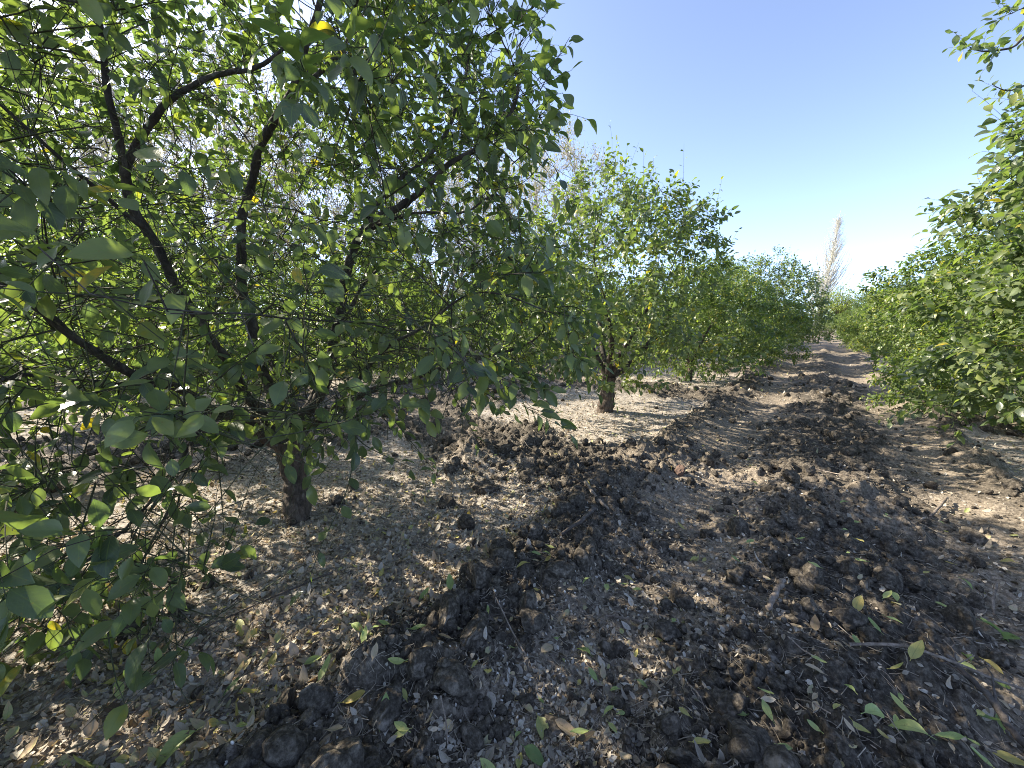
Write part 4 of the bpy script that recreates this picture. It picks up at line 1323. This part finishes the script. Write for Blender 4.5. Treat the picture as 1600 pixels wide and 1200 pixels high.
stick([(1560, 900, .03), (1556, 920, .02), (1556, 945, 0)], .006, .005, M_STICK, 'short pale stick standing up near the right edge', 16)
stick([(690, 1120, 0), (697, 1145, .01), (700, 1172, 0)], .003, .002, M_STICK, 'fine pale twig on dark soil near the bottom', 17)


def clod(px, py, s, shape, label, seed, mat=None):
    rng = np.random.default_rng(seed)
    g = ground_xy(px, py, 0.05)
    v, f = ico_template(4)
    for o in range(11):
        pn = norm(rng.normal(0, 1, 3)); d = v @ pn
        v = v - pn * (np.maximum(d - rng.uniform(0.45, 0.8), 0) * 0.92)[:, None]
    for sc, am in ((1.6, 0.22), (4.2, 0.11), (10, 0.05), (23, 0.025)):
        n = vnoise(v[:, 0] * sc + v[:, 2] * sc * 0.7, v[:, 1] * sc - v[:, 2] * sc * 0.6, seed + int(sc)) + vnoise(v[:, 2] * sc, v[:, 0] * sc + 4, seed + 50 + int(sc))
        v = v * (1 + am * n)[:, None]
    v = v * np.array(shape) * s
    a = rng.uniform(0, 6.28); c, q = math.cos(a), math.sin(a)
    v = np.stack([v[:, 0] * c - v[:, 1] * q, v[:, 0] * q + v[:, 1] * c, v[:, 2]], 1)
    z = float(gz([g[0]], [g[1]])[0])
    o = obj('soil_clod', make_mesh('soil_clod', v, None, f, [mat or M_CLOD], uv=np.zeros((len(v), 2))), None, (g[0], g[1], z + s * shape[2] * 0.25))
    tag(o, label, 'soil clod', 'large clods of tilled soil')


for i, (px, py, s, sh, lab, mt) in enumerate([
        (872, 912, .085, (1.1, .8, .75), 'round dark clod in the middle of the soil', None),
        (700, 985, .095, (.8, 1.1, .9), 'tall cracked dark clod at the litter edge', None),
        (745, 1012, .095, (.55, 1.2, .6), 'long dark clod right of the tall cracked one', None),
        (660, 1062, .10, (1.0, .8, .7), 'broad cracked dark clod below the tall one', None),
        (600, 1120, .08, (1.2, .8, .6), 'low dark clod near the bottom litter edge', None),
        (870, 1120, .06, (1.1, .8, .7), 'smooth dark clod behind the rounded tan leaf', None),
        (1060, 735, .09, (.7, .7, .9), 'reddish brown clod at the bend of the wheel line', M_REDCLOD),
        (1040, 985, .07, (1.1, .8, .8), 'dark clod right of the pale wood chip', None),
        (1150, 905, .085, (1.0, .9, .7), 'dark clod left of the short thick stick', None),
        (1140, 1110, .075, (1.0, .9, .8), 'big lumpy clod near the bottom of the path', None),
        (945, 795, .085, (1.1, .9, .8), 'dark clod against the short bent stick', None),
        (1330, 985, .07, (1.2, .8, .7), 'dark clod under the long yellow leaf', None),
        (1000, 800, .11, (1.1, .9, .7), 'brown clod on the ridge beyond the litter', None),
        (760, 760, .13, (1.1, .9, .7), 'dark clod on the tilled strip between the first two trees', None),
        (850, 720, .13, (1.0, .9, .7), 'dark clod on the tilled strip nearer the second tree', None),
        (1520, 830, .10, (1.2, .9, .7), 'dark clod on the right part of the path', None)]):
    clod(px, py, s, sh, lab, 900 + i, mt)

litter()
print('litter', round(time.time() - T0, 1))

# ------------------------------------------------------------------ light, sky, camera
SUN_EL = math.radians(32)
SUN_AZ = YAW + math.radians(66)                 # counter-clockwise from +Y: left of the picture, a little ahead
S = Vector((-math.sin(SUN_AZ) * math.cos(SUN_EL), math.cos(SUN_AZ) * math.cos(SUN_EL), math.sin(SUN_EL)))
w = D.worlds.new('World'); SC.world = w; w.use_nodes = True
wn, wl = w.node_tree.nodes, w.node_tree.links
bg = wn['Background']
sky = wn.new('ShaderNodeTexSky'); sky.sky_type = 'NISHITA'; sky.sun_disc = False
sky.sun_elevation = SUN_EL; sky.sun_rotation = math.atan2(S.x, S.y)
sky.air_density = 0.6; sky.dust_density = 4.0; sky.ozone_density = 4.0; sky.altitude = 2000
hs = wn.new('ShaderNodeHueSaturation'); hs.inputs['Saturation'].default_value = 0.82
wl.new(sky.outputs[0], hs.inputs['Color']); wl.new(hs.outputs[0], bg.inputs[0]); bg.inputs[1].default_value = 0.082
sun = D.lights.new('sun', 'SUN'); sun.energy = 2.1; sun.angle = math.radians(0.5); sun.color = (1.0, 0.90, 0.74)
so = D.objects.new('sun', sun); COL.objects.link(so)
so.rotation_euler = (-S).to_track_quat('-Z', 'Y').to_euler()

cam = D.cameras.new('camera'); co = D.objects.new('camera', cam); COL.objects.link(co)
co.location = (0, 0, CAM_H)
co.rotation_euler = (math.pi / 2 - PITCH, 0, YAW)
cam.sensor_width = 36; cam.lens = 36 * F_PX / 1600
cam.clip_start = 0.02; cam.clip_end = 5000
SC.camera = co

vs = SC.view_settings
vs.view_transform = 'Standard'; vs.look = 'None'; vs.gamma = 1; vs.exposure = 2.8; vs.use_curve_mapping = False
cy = SC.cycles
cy.max_bounces = 7; cy.diffuse_bounces = 4; cy.glossy_bounces = 2; cy.transmission_bounces = 4
cy.sample_clamp_indirect = 6
cy.use_adaptive_sampling = False
cy.use_denoising = True
cy.denoiser = 'OPENIMAGEDENOISE'
cy.denoising_input_passes = 'RGB_ALBEDO_NORMAL'
cy.denoising_prefilter = 'NONE'
cy.filter_width = 1.0
print('done', round(time.time() - T0, 1))
